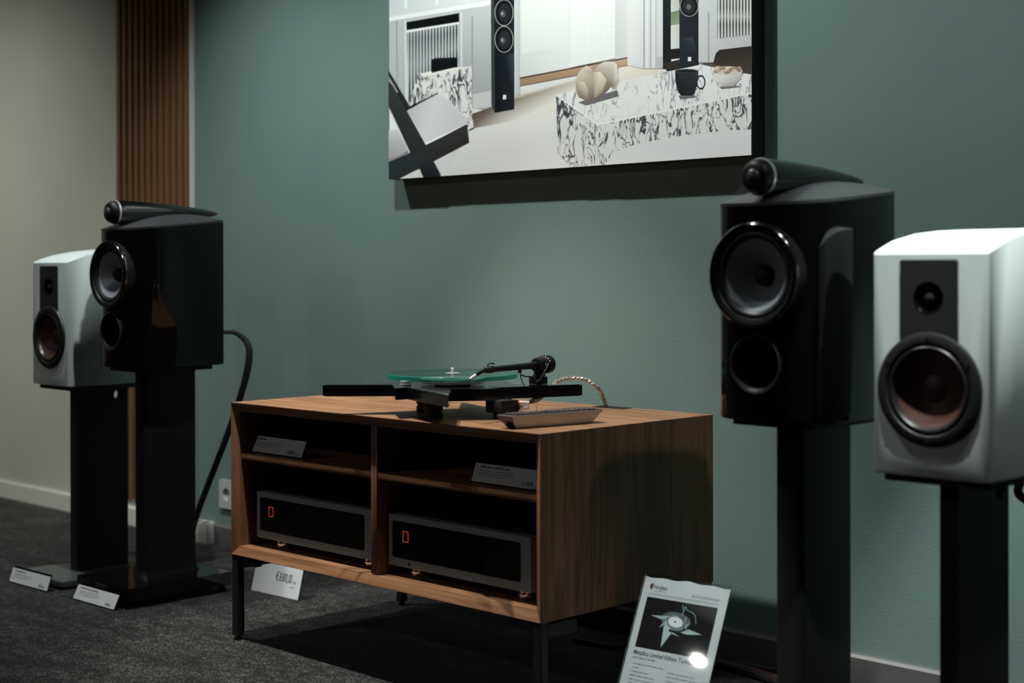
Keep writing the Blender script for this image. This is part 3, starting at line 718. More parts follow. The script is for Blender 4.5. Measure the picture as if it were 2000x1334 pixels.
# ------------------------------------------------------------------ product sheet in acrylic stand
def product_sheet():
    Wd, Ht, lean = 0.204, 0.305, 0.44
    t = empty('product_sheet', (1.205, -0.587, 0.0), 'printed turntable product sheet in clear acrylic stand on the carpet', 'info sheet', rz=0.085)
    R = Matrix.Rotation(-lean, 4, 'X') @ UP
    hw = Wd/2
    def flat(x0, y0, x1, y1, off, depth, name, mat):
        bm = bmesh.new(); add_box(bm, (x0, y0, off), (x1, y1, off+depth)); bm.transform(R); return from_bm(name, bm, mat, t)
    # paper with slightly wavy upper edge
    n = 24; bm = bmesh.new(); top = []; bot = []
    for k in range(n+1):
        x = -hw+0.0015+k*(Wd-0.003)/n
        top.append((x, Ht-0.0045-0.0012*math.sin(k*0.9)-0.0008*math.sin(k*0.37), 0)); bot.append((x, 0.002, 0))
    va = [bm.verts.new(p) for p in top]; vb = [bm.verts.new(p) for p in bot]
    for k in range(n): bm.faces.new((vb[k], vb[k+1], va[k+1], va[k]))
    r = bmesh.ops.extrude_face_region(bm, geom=bm.faces[:])
    for v in r['geom']:
        if isinstance(v, bmesh.types.BMVert): v.co.z -= 0.0004
    bm.transform(R); from_bm('paper', bm, 'paper', t)
    flat(-hw, 0, hw, Ht, 0.0012, 0.0016, 'acrylic_front', 'acrylic')
    flat(-hw, 0, hw, Ht, -0.0026, 0.0016, 'acrylic_back', 'acrylic')
    bm = bmesh.new(); add_box(bm, (-hw, 0.002, 0), (hw, 0.085, 0.002)); from_bm('acrylic_foot', bm, 'acrylic', t)
    o = 0.0003
    def TT(x, y): return R @ Matrix.Translation((x, y, o))
    def quadm(pts, name, mat, off=o, parent=t):
        bm = bmesh.new(); bm.faces.new([bm.verts.new((x, y, off)) for x, y in pts]); bm.transform(R)
        return from_bm(name, bm, mat, parent, 0, False)
    top_y = Ht
    mL, mR = -hw+0.017, hw-0.020
    # logo: filled disc with a cut-out letter, then lettering
    bm = bmesh.new(); bm.faces.new([bm.verts.new((mL+0.0065+0.0065*math.cos(a), top_y-0.0235+0.0065*math.sin(a), o)) for a in [math.pi*0.5+math.pi*k/16 for k in range(17)]]); bm.transform(R)
    from_bm('logo_disc', bm, 'ink_purple', t, 0, False)
    text('logo_lettering', 'Pro-Ject', 0.0125, 'ink_purple', t, TT(mL+0.0052, top_y-0.0275), 0.9, 'LEFT', 0.0002)
    text('logo_subline', 'AUDIO SYSTEMS', 0.0036, 'ink_grey', t, TT(mL+0.013, top_y-0.033), 1.0)
    quadm([(mL, top_y-0.0385), (mR, top_y-0.0385), (mR, top_y-0.0378), (mL, top_y-0.0378)], 'rule', 'ink_purple')
    text('heading_lettering', 'PRODUKTINFORMATION', 0.0078, 'ink_grey', t, TT(mR, top_y-0.0335), 0.72, 'RIGHT')
    quadm([(mL, top_y-0.0415), (mR, top_y-0.0415), (mR, top_y-0.0411), (mL, top_y-0.0411)], 'rule', 'ink_grey')
    iy1, iy0 = top_y-0.0455, top_y-0.1480
    photo = quadm([(mL, iy0), (mR, iy0), (mR, iy1), (mL, iy1)], 'product_photo', 'satin', o)
    # star shaped turntable in the small photo, measured on the enlarged view
    def g(p):   # enlarged view px -> sheet mm (bilinear on the picture corners)
        A, B, C, D = Vector((145, 218)), Vector((938, 367)), Vector((797, 928)), Vector((2, 748))
        q = Vector(p); u = v = 0.5
        for _ in range(12):
            P_ = A*(1-u)*(1-v)+B*u*(1-v)+C*u*v+D*(1-u)*v
            e = q-P_; du = (B-A)*(1-v)+(C-D)*v; dv = (D-A)*(1-u)+(C-B)*u
            det = du.x*dv.y-du.y*dv.x
            u += (e.x*dv.y-e.y*dv.x)/det; v += (du.x*e.y-du.y*e.x)/det
        return mL+u*(mR-mL), iy1+v*(iy0-iy1)
    pl = print_mat('sheet_print'); vs, fs, cs = [], [], []
    def pp(pts, c, lay):
        i_ = len(vs)
        for p in pts:
            x, y = g(p); v = R @ Vector((x, y, o+0.00003*lay)); vs.append(v)
        fs.append(list(range(i_, i_+len(pts)))); cs.extend([srgb(*c)]*len(pts))
    def pe(cx, cy, rx, ry, c, lay, sk=0.16, n=26): pp([(cx+rx*math.cos(2*math.pi*k/n), cy+ry*math.sin(2*math.pi*k/n)+sk*rx*math.cos(2*math.pi*k/n)) for k in range(n)], c, lay)
    pe(468, 490, 166, 92, (92, 104, 102), 1)
    for k, (tr_, c) in enumerate([([(182, 420), (330, 435), (420, 440), (330, 475), (300, 468)], (172, 190, 188)), ([(760, 656), (610, 592), (520, 622), (590, 648)], (178, 196, 194)),
              ([(296, 775), (330, 560), (360, 460), (390, 600), (420, 625)], (178, 198, 196)), ([(278, 560), (330, 500), (350, 490), (330, 540)], (150, 170, 168)),
              ([(512, 668), (440, 620), (400, 612), (430, 640)], (150, 172, 170)), ([(415, 415), (450, 430), (520, 452), (460, 450)], (140, 160, 158)), ([(628, 515), (600, 560), (575, 600), (580, 540)], (150, 170, 168)),
              ([(575, 450), (592, 470), (570, 590), (560, 520)], (130, 150, 150))]): pp(tr_, c, 2+k)
    pe(466, 560, 92, 44, (120, 132, 130), 11); pe(466, 508, 84, 58, (226, 232, 232), 12); pe(463, 505, 11, 12, (110, 60, 70), 13); pe(386, 570, 18, 18, (190, 200, 198), 14)
    arc = [(585, 375), (640, 402), (676, 425), (690, 455), (695, 535)]
    for k in range(4):
        (x0, y0), (x1, y1) = arc[k], arc[k+1]; pp([(x0-4, y0+4), (x0+4, y0-4), (x1+4, y1-3), (x1-4, y1+3)], (120, 150, 152), 15)
    pp([(535, 440), (555, 390), (545, 330), (555, 325), (570, 380), (545, 445)], (130, 150, 150), 16); pe(585, 357, 12, 10, (140, 190, 196), 17)
    me = bpy.data.meshes.new('photo_star'); me.from_pydata([tuple(v) for v in vs], [], fs); me.update()
    ca = me.color_attributes.new('Col', 'FLOAT_COLOR', 'POINT')
    for i, c in enumerate(cs): ca.data[i].color = c
    me.materials.append(pl); link('photo_turntable', me, None, photo, smooth=0)
    text('title_lettering', 'Metallica Limited Edition Turntable', 0.0125, 'ink', t, TT(mL, iy0-0.0145), 0.83, 'LEFT', 0.00012)
    text('subtitle_lettering', 'Artist Collection Turntable', 0.0058, 'ink', t, TT(mL, iy0-0.0225), 0.85)
    bm = bmesh.new(); y = iy0-0.034
    for k in range(14):
        bullet = k not in (1, 5)
        if bullet: bars(bm, mL-0.002, y+0.001, 0.0014, 0.0014, k)
        bars(bm, mL+0.004, y, (0.076, 0.018, 0.042, 0.058, 0.074, 0.02, 0.05, 0.062, 0.036, 0.066, 0.05, 0.07, 0.04, 0.06)[k], 0.0026, 30+k); y -= 0.0078
    y = iy0-0.040
    for k in range(13):
        bars(bm, mL+0.088, y, (0.064, 0.078, 0.046, 0.078, 0.014, 0.056, 0.068, 0.074, 0.06, 0.05, 0.07, 0.04, 0.06)[k], 0.0026, 60+k); y -= 0.0078
    bm.transform(TT(0, 0)); me = bpy.data.meshes.new('body_print'); bm.to_mesh(me); bm.free(); link('body_print', me, 'ink_grey', t, smooth=0)
    return t
product_sheet()

# ------------------------------------------------------------------ turntable
TC = Vector((0.6201, -0.5646)); PT, PB = 0.6433, 0.6178
tt = empty('turntable', (TC.x, TC.y, Z1), 'black star-shaped turntable with green glass platter on top of walnut cabinet', 'turntable')
def star():
    P = []
    for k in range(4):
        q = math.pi/2*k
        def at(r, deg): return (r*math.cos(math.radians(deg)+q), r*math.sin(math.radians(deg)+q))
        P += [at(0.1585, -4.0), at(0.1265, -4.9), at(0.2876, 45.24), at(0.1347, 46.0)]
    return P
S = star()
pln = prism('plinth', S, PB-Z1, PT-Z1, 'plinth', tt, 0.0012)
# underside box with sockets, feet, motor
for fx, fy in ((0.035, -0.09), (0.065, 0.09), (-0.10, 0.01)):
    lathe('foot', [(0, 0), (0.019, 0), (0.021, 0.002), (0.021, 0.012), (0.0185, 0.013), (0.0185, 0.016), (0.0215, 0.018), (0.0215, 0.0415), (0, 0.0415)], (fx, fy, 0), 'matte', tt, (0, 0, 1), 28)
sb = box('connection_box', (0.125, -0.020, 0.014), (0.178, 0.028, 0.0408), 'matte', tt, 0.001)
lathe('glass_disc', [(0, 0), (0.1448, 0), (0.1448, 0.0003)], (0, 0, 0.0820), 'glass', tt, (0, 0, 1), 96, recalc=False)
gl = lathe('glass_disc_top', [(0, 0.0), (0.1448, 0.0)], (0, 0, 0.0922), 'glass', tt, (0, 0, 1), 96)
gl['label'] = 'clear glass platter'
rim = lathe('glass_rim', [(0.1448, 0.0), (0.1456, 0.0008), (0.1456, 0.0094), (0.1448, 0.0102)], (0, 0, 0.0820), 'glass_rim', tt, (0, 0, 1), 120)
rim['label'] = 'green glass edge'
lathe('sub_platter', [(0, 0.004), (0.070, 0.004), (0.071, 0.005), (0.071, 0.013), (0.0735, 0.0135), (0.0735, 0.0145), (0, 0.0145)], (0, 0, PT-Z1), 'hub', tt, (0, 0, 1), 72)
lathe('bearing', [(0, 0), (0.04, 0), (0.04, 0.0045), (0, 0.0045)], (0, 0, PT-Z1), 'matte', tt, (0, 0, 1), 40)
lathe('spindle', [(0, 0.009), (0.016, 0.0095), (0.016, 0.0103), (0.0036, 0.0103), (0.0036, 0.0205), (0.0028, 0.0215), (0, 0.0215)], (0, 0, 0.0820), 'silver', tt, (0, 0, 1), 28)
pu = lathe('motor_pulley', [(0, 0), (0.0115, 0), (0.0125, 0.0012), (0.0125, 0.0034), (0.0095, 0.0046), (0.0095, 0.0062), (0.0118, 0.0072), (0.0118, 0.0095), (0.006, 0.0105), (0, 0.0105)], (-0.060, -0.085, PT-Z1), 'hub', tt, (0, 0, 1), 32)
# tonearm
AB = Vector((0.1275, 0.1446, PT-Z1))
bm = bmesh.new(); add_box(bm, (AB.x-0.019, AB.y-0.014, AB.z), (AB.x+0.013, AB.y+0.014, AB.z+0.0165), 0.0015); add_lathe(bm, [(0, 0), (0.012, 0), (0.012, 0.026), (0.009, 0.027), (0.009, 0.033), (0, 0.033)], AB, (0, 0, 1), 24)
ab = from_bm('arm_base', bm, 'satin', tt)
lathe('base_ring', [(0.0125, -0.001), (0.014, 0), (0.014, 0.004), (0.0125, 0.005)], AB+Vector((0, 0, 0.018)), 'rubber', ab, (0, 0, 1), 24)
lathe('arm_mount', [(0, 0), (0.011, 0), (0.011, 0.012), (0, 0.012)], (AB.x-0.004, AB.y-0.004, PB-Z1-0.009), 'matte', tt, (0, 0, 1), 20)
AZ = 0.6857-Z1
pv0 = Vector((AB.x, AB.y, AZ))
tip = Vector((0.788-TC.x, -0.653-TC.y, 0.680-Z1))
d = (Vector((tip.x, tip.y, AZ))-pv0).normalized(); sd = Vector((-d.y, d.x, 0))
lathe('bearing_housing', [(0.0065, -0.012), (0.0155, -0.012), (0.0165, -0.010), (0.0165, 0.010), (0.0155, 0.012), (0.0105, 0.0125), (0.0105, 0.009), (0.0065, 0.009)], pv0, 'satin', tt, d, 32)
tube('arm_tube', [pv0-d*0.004, pv0+d*0.05, pv0+d*0.12, pv0+d*0.185], [0.0085, 0.0074, 0.0066, 0.0060], 'satin', tt, 16)
co = lathe('headshell_collar', [(0, 0), (0.0062, 0), (0.0080, 0.001), (0.0080, 0.014), (0.0070, 0.015), (0.0070, 0.024), (0.0055, 0.026), (0, 0.026)], pv0+d*0.180, 'matte', tt, d, 24)
e1 = pv0+d*0.200
hs = tube('headshell', [e1, e1+d*0.02+Vector((0, 0, -0.003)), e1+d*0.045+Vector((0, 0, -0.0115))], [0.0048, 0.0044, 0.0036], 'gloss', tt, 14, 4)
c0 = e1+d*0.040+Vector((0, 0, -0.010))
ct = tube('cartridge', [c0, c0+d*0.012+Vector((0, 0, -0.0042)), c0+d*0.019+Vector((0, 0, -0.0068))], [0.0042, 0.0043, 0.0030], 'silver', tt, 14, 3)
tube('finger_lift', [e1-d*0.004+Vector((0, 0, 0.006)), e1-d*0.006+Vector((0, 0, 0.0125)), e1-d*0.012+sd*0.003+Vector((0, 0, 0.0135)), e1-d*0.020+sd*0.006+Vector((0, 0, 0.0118))], 0.0015, 'matte', co, 8, 4)
cwc = pv0-d*0.026+Vector((0, 0, 0.0))
cwt = lathe('counterweight', [(0.004, -0.013), (0.0185, -0.013), (0.0200, -0.011), (0.0200, 0.006), (0.0165, 0.0065), (0.0155, 0.013), (0.004, 0.014)], cwc, 'satin', tt, d, 40)
bm = bmesh.new()      # scale marks on the counterweight
for k in range(9):
    a = 0.5+k*0.42; _, f1, f2 = frame_axes(d)
    c = cwc+d*0.0067+(f1*math.cos(a)+f2*math.sin(a))*0.0178
    t_ = (-f1*math.sin(a)+f2*math.cos(a)); rr_ = (f1*math.cos(a)+f2*math.sin(a))
    bm.faces.new([bm.verts.new(c+t_*s1*0.0016+rr_*s2*0.0014) for s1, s2 in ((-1, -1), (1, -1), (1, 1), (-1, 1))])
from_bm('scale_marks', bm, 'paper', cwt, 0)
tube('counterweight_shaft', [pv0-d*0.008, pv0-d*0.02], 0.005, 'satin', tt, 12, 0)
an = tube('antiskate_rod', [pv0+Vector((-0.002, 0, 0.0170))+sd*0.0, pv0-d*0.010+Vector((0, 0, 0.0185)), pv0-d*0.016+Vector((0, 0, 0.0185))], 0.0008, 'matte', tt, 6, 3)
tube('lift_lever', [AB+Vector((0.012, -0.012, 0.010)), AB+Vector((0.016, 0.0, 0.028)), AB+Vector((0.017, 0.012, 0.046))], 0.0009, 'alu', tt, 6, 3)
lathe('lever_knob', [(0, -0.004), (0.0028, -0.003), (0.0028, 0.003), (0, 0.004)], AB+Vector((0.011, -0.016, 0.009)), 'chrome', tt, (1, -0.4, 0.1), 14)
rs = tube('arm_rest', [pv0+d*0.075+Vector((0, 0, -0.0085)), pv0+d*0.073+Vector((0, 0, -0.022)), Vector((AB.x+d.x*0.06, AB.y+d.y*0.06, AB.z+0.001))], 0.0011, 'matte', tt, 8, 3)
tube('rest_clip', [pv0+d*0.071+Vector((0, 0, -0.012)), pv0+d*0.076+Vector((0, 0, -0.008)), pv0+d*0.081+Vector((0, 0, -0.012))], 0.0024, 'matte', rs, 8, 3)
tube('lift_arm', [pv0+d*0.073+Vector((0, 0, -0.018)), pv0+d*0.05+Vector((0, 0, -0.023)), AB+Vector((-0.012, -0.008, 0.016))], 0.0016, 'matte', tt, 8, 3)
# plugs under the plinth
for k, (oz, ring) in enumerate(((0.0345, 'orange_ring'), (0.0245, 'matte'))):
    pg = lathe('signal_plug', [(0, 0), (0.0042, 0), (0.0046, 0.001), (0.0046, 0.016), (0.0036, 0.018), (0.0036, 0.024), (0, 0.024)], (0.178, 0.026, oz), 'silver', tt, (0.71, 0.70, 0), 18)
    lathe('plug_ring', [(0.0044, 0), (0.0049, 0.0004), (0.0049, 0.004), (0.0044, 0.0044)], (0.178, 0.026, oz), ring, pg, (0.71, 0.70, 0), 18)
tube('ground_wire', [(0.180, 0.022, 0.020), (0.196, 0.036, 0.0125), (0.206, 0.044, 0.013), (0.210, 0.050, 0.020), (0.208, 0.050, 0.030)], 0.0006, 'matte', tt, 6, 5)

# braided phono cable from the turntable into the cabinet top
bm = bmesh.new()
path = catmull([aty((1035, 785), -0.47), aty((1052, 780), -0.44), Vector((0.735, -0.36, 0.632)), aty((1083, 748), -0.31), aty((1098, 741), -0.285), aty((1112, 738.6), -0.265), aty((1128, 738.5), -0.25), aty((1145, 742), -0.24), aty((1160, 751), -0.23), aty((1172, 764), -0.215), aty((1180, 782), -0.20), Vector(aty((1184, 794), -0.196))+Vector((0, 0, 0.0))], 8)
path[-1].z = 0.5790
for s_ in range(6):
    pts = []
    for i, p in enumerate(path):
        ph = s_*math.pi/3+i*0.55*(1 if s_ % 2 else -1)
        t_ = (path[min(i+1, len(path)-1)]-path[max(i-1, 0)]).normalized(); _, f1, f2 = frame_axes(t_)
        pts.append(p+(f1*math.cos(ph)+f2*math.sin(ph))*0.0034)
    add_tube(bm, pts, 0.0017, 6, 0)
tag(from_bm('phono_cable', bm, 'cable_silver'), 'braided silver cable arching from turntable into the cabinet top outlet', 'cable')

# remote control
rc = empty('remote_control', (0.937, -0.590, Z1), 'silver remote control with dark button face lying on cabinet top', 'remote', rz=math.radians(-9.5))
ln_t, ln_b, wt, wb_, h_ = 0.257, 0.196, 0.046, 0.026, 0.0275
bm = bmesh.new()
vb = [bm.verts.new(p) for p in ((-wb_/2+0.006, -ln_b/2, 0), (wb_/2+0.006, -ln_b/2, 0), (wb_/2+0.006, ln_b/2, 0), (-wb_/2+0.006, ln_b/2, 0))]
vt = [bm.verts.new(p) for p in ((-wt/2, -ln_t/2+0.012, h_), (wt/2, -ln_t/2+0.016, h_), (wt/2, ln_t/2, h_), (-wt/2, ln_t/2-0.004, h_))]
bm.faces.new(vb[::-1]); bm.faces.new(vt)
for k in range(4): bm.faces.new((vb[k], vb[(k+1) % 4], vt[(k+1) % 4], vt[k]))
bmesh.ops.bevel(bm, geom=bm.edges[:], offset=0.0016, segments=2, affect='EDGES')
from_bm('body', bm, 'alu', rc)
bm = bmesh.new(); bmt = bm
q = [(-wt/2+0.002, -ln_t/2+0.014), (wt/2-0.004, -ln_t/2+0.018), (wt/2-0.004, ln_t/2-0.004), (-wt/2+0.002, ln_t/2-0.007)]
a_ = [bm.verts.new((x, y, h_-0.0005)) for x, y in q]; b_ = [bm.verts.new((x, y, h_+0.0008)) for x, y in q]
bm.faces.new(b_)
for k in range(4): bm.faces.new((a_[k], a_[(k+1) % 4], b_[(k+1) % 4], b_[k]))
from_bm('top_face', bm, 'satin', rc)
MAT['button'] = plain('button_rubber', (0.05, 0.035, 0.035), 0.4, noise=0.05)
bt = None
for r_ in range(15):
    for c_ in range(3):
        if r_ in (6,) and c_ == 1: continue
        if bt is None:
            bt = box('button', (-0.0045, -0.0045, 0), (0.0045, 0.0045, 0.0022), 'button', rc, 0.001, 1); o = bt
        else: o = bt.copy(); COL.objects.link(o)
        o.location = (-0.013+c_*0.0125, -0.093+r_*0.0142, h_+0.0008)
# glossy dark end piece
bm = bmesh.new()
e = [(-wb_/2+0.006, -ln_b/2-0.0004, 0.0012), (wb_/2+0.0055, -ln_b/2-0.0004, 0.0012), (wt/2-0.0005, -ln_t/2+0.0155, h_-0.001), (-wt/2+0.0005, -ln_t/2+0.0115, h_-0.001)]
v0 = [bm.verts.new(p) for p in e]; v1 = [bm.verts.new((p[0], p[1]-0.0014, p[2])) for p in e]
bm.faces.new(v1); bm.faces.new(v0[::-1])
for k in range(4): bm.faces.new((v0[k], v0[(k+1) % 4], v1[(k+1) % 4], v1[k]))
from_bm('end_window', bm, 'gloss', rc)

# ------------------------------------------------------------------ black speakers with tweeter on top
BX, BY, BZ = (-0.590, 1.534), -0.55, 0.634
def black_speaker(xc, label):
    s = empty('black_speaker', (xc, BY, BZ), label, 'speaker', 'black stand speakers')
    half = [(0, -0.702), (0.03, -0.700), (0.06, -0.694), (0.085, -0.683), (0.103, -0.666), (0.114, -0.645), (0.119, -0.62), (0.120, -0.58), (0.116, -0.53), (0.108, -0.47), (0.097, -0.42), (0.092, -0.402)]
    hp = [(p.x, p.y) for p in catmull([(x, y, 0) for x, y in half], 3)]
    ol = hp+[(0.086, -0.397), (-0.086, -0.397)]+[(-x, y) for x, y in hp[::-1]][:-1]
    # outline goes nose -> right -> back -> left
    ol = [(x, y-BY) for x, y in ol]
    ze = lambda y: 0.378+(y+0.152)/0.305*0.028
    bm = bmesh.new(); n = len(ol)
    A = [bm.verts.new((x*0.985, y*0.985, 0.0)) for x, y in ol]; A2 = [bm.verts.new((x, y, 0.004)) for x, y in ol]
    B = [bm.verts.new((x, y, ze(y)-0.006)) for x, y in ol]
    for P_, Q_ in ((A, A2), (A2, B)):
        for k in range(n): bm.faces.new((P_[k], P_[(k+1) % n], Q_[(k+1) % n], Q_[k]))
    bm.faces.new(A[::-1]); bm.faces.new(B)
    body = from_bm('body', bm, 'gloss', s, 30)
    cut_holes(body, [((0, 0, 0.887-BZ), (0, 1, 0), 0.0765, -0.3, -0.09), ((0, 0, 0.7335-BZ), (0, 1, 0), 0.0495, -0.3, -0.03)])
    # domed metal top
    bm = bmesh.new(); cy = 0.02; rings = []
    R0 = [bm.verts.new((x, y, ze(y)-0.0055)) for x, y in ol]; rings.append(R0)
    for k in range(9):
        sc = 1-k/9*0.999 if k else 1.0
        rings.append([bm.verts.new((x*sc, cy+(y-cy)*sc, ze(cy+(y-cy)*sc)+0.027*(1-sc**2.0))) for x, y in ol])
    for P_, Q_ in zip(rings, rings[1:]):
        for k in range(n): bm.faces.new((P_[k], P_[(k+1) % n], Q_[(k+1) % n], Q_[k]))
    bm.faces.new(rings[-1])
    tp = from_bm('top_plate', bm, 'top_metal', s, 40); tp['label'] = 'dark grey domed metal top'
    box('rear_plate', (-0.070, 0.1535, 0.012), (0.070, 0.158, 0.385), 'top_metal', s, 0.002)
    # tweeter housing
    zt = 1.0565-BZ
    y0 = -0.705-BY
    prof = [(0.0, -0.001), (0.0315, 0.0), (0.0325, 0.004), (0.0325, 0.02), (0.0315, 0.06), (0.0290, 0.11), (0.0250, 0.17), (0.0195, 0.23), (0.0130, 0.285), (0.0060, 0.325), (0.0, 0.337)]
    tb = lathe('tweeter_body', prof, (0, y0+0.012, zt), 'gloss_soft', s, (0, 1, 0.012), 48)
    lathe('tweeter_ring', [(0.0300, 0.0), (0.0328, -0.001), (0.0335, -0.0035), (0.0328, -0.006), (0.0300, -0.007)], (0, y0+0.0115, zt), 'silver', tb, (0, -1, 0), 40)
    lathe('tweeter_nose', [(0.0310, -0.006), (0.0305, 0.002), (0.0285, 0.009), (0.0245, 0.0150), (0.0190, 0.0180), (0.0145, 0.0182), (0.0140, 0.0165)], (0, y0+0.010, zt), 'satin', tb, (0, -1, 0), 40, recalc=False)
    lathe('tweeter_dome', [(0.0145, 0.0160), (0.0135, 0.0185), (0.0105, 0.0215), (0.0060, 0.0236), (0, 0.0244)], (0, y0+0.010, zt), 'top_metal', tb, (0, -1, 0), 32)
    lathe('tweeter_mount', [(0, 0), (0.016, 0), (0.013, 0.022), (0, 0.022)], (0, -0.055, 0.385), 'satin', tb, (0, 0, 1), 24)
    # woofer pod
    wz = 0.887-BZ; wy = -0.716-BY
    pod = lathe('woofer_pod', [(0.074, 0.055), (0.084, 0.050), (0.0895, 0.036), (0.0915, 0.018), (0.0910, 0.006), (0.0885, 0.0008), (0.0850, -0.0006), (0.0775, 0.002), (0.0745, 0.007)], (0, wy, wz), 'satin', s, (0, 1, 0), 72)
    lathe('pod_rim', [(0.0916, 0.010), (0.0921, 0.005), (0.0908, 0.0008), (0.0880, -0.0014), (0.0850, -0.0010)], (0, wy, wz), 'gloss_soft', pod, (0, 1, 0), 72)
    lathe('surround', [(0.0748, 0.0065), (0.0735, 0.0055), (0.0705, 0.0050), (0.0670, 0.0065), (0.0640, 0.0100), (0.0620, 0.0125)], (0, wy, wz), 'rubber', pod, (0, 1, 0), 64)
    cn = lathe('woofer_cone', [(0.0625, 0.0120), (0.048, 0.0200), (0.034, 0.0300), (0.0185, 0.0420), (0.0, 0.0420)], (0, wy, wz), 'cone', pod, (0, 1, 0), 64, recalc=False)
    cn['label'] = 'silver grey cone'
    lathe('phase_plug', [(0.0190, 0.0425), (0.0185, 0.036), (0.0165, 0.030), (0.0110, 0.0255), (0, 0.0240)], (0, wy, wz), 'matte', pod, (0, 1, 0), 32)
    # bass port
    pz = 0.7335-BZ; py = -0.7055-BY
    po = lathe('bass_port', [(0.0510, 0.010), (0.0505, 0.0), (0.0480, -0.0012), (0.0455, 0.0005), (0.0415, 0.008), (0.0370, 0.022), (0.034, 0.045), (0.033, 0.10), (0.0, 0.10)], (0, py, pz), 'satin', s, (0, 1, 0), 56)
    lathe('port_ring', [(0.0515, 0.0030), (0.0522, 0.0), (0.0505, -0.0016), (0.0490, -0.0010)], (0, py, pz), 'top_metal', po, (0, 1, 0), 56)
    # terminal
    lathe('terminal', [(0, 0), (0.011, 0), (0.011, 0.014), (0.007, 0.016), (0.007, 0.030), (0, 0.030)], (0.0, 0.156, 0.085), 'chrome', s, (0, 1, 0), 20)
    return s
s1 = black_speaker(BX[0], 'glossy black stand speaker with tweeter on top, in front of the wood slat panel')
s2 = copy_tree(s1); s2.location.x = BX[1]; s2['label'] = 'glossy black stand speaker with tweeter on top, beside the product sheet and framed picture'

def black_stand(xc, label):
    s = empty('black_speaker_stand', (xc, BY, 0), label, 'speaker stand', 'stands under the black speakers')
    prism('base', rrect(-0.135, -0.184, 0.135, 0.145, 0.006), 0.020, 0.056, 'gloss', s, 0.0015)
    for fx in (-0.115, 0.115):
        for fy in (-0.165, 0.125):
            lathe('foot', [(0, 0), (0.012, 0), (0.013, 0.003), (0.013, 0.008), (0.008, 0.012), (0.008, 0.022), (0, 0.022)], (fx, fy, 0), 'satin', s, (0, 0, 1), 18)
    bm = bmesh.new(); ol = rrect(-0.018, -0.073, 0.038, 0.095, 0.012)
    lv = [(0.056, 1.22), (0.066, 1.08), (0.085, 1.0), (0.6215, 1.0)]; rg = []
    for z, k in lv: rg.append([bm.verts.new((0.01+(x-0.01)*k, 0.011+(y-0.011)*(1+(k-1)*0.5), z)) for x, y in ol])
    n = len(ol)
    for P_, Q_ in zip(rg, rg[1:]):
        for k in range(n): bm.faces.new((P_[k], P_[(k+1) % n], Q_[(k+1) % n], Q_[k]))
    bm.faces.new(rg[0][::-1]); bm.faces.new(rg[-1])
    from_bm('post', bm, 'satin', s)
    prism('top_plate', rrect(-0.085, -0.11, 0.085, 0.12, 0.01), 0.6215, BZ, 'satin', s, 0.001)
    box('name_plate', (-0.028, -0.1862, 0.040), (0.028, -0.1838, 0.050), 'top_metal', s, 0.0005, 1)
    return s
b1 = black_stand(BX[0], 'black pedestal stand with glossy base carrying a black speaker by the slat panel')
b2 = copy_tree(b1); b2.location.x = BX[1]; b2['label'] = 'black pedestal stand carrying the black speaker beside the product sheet'

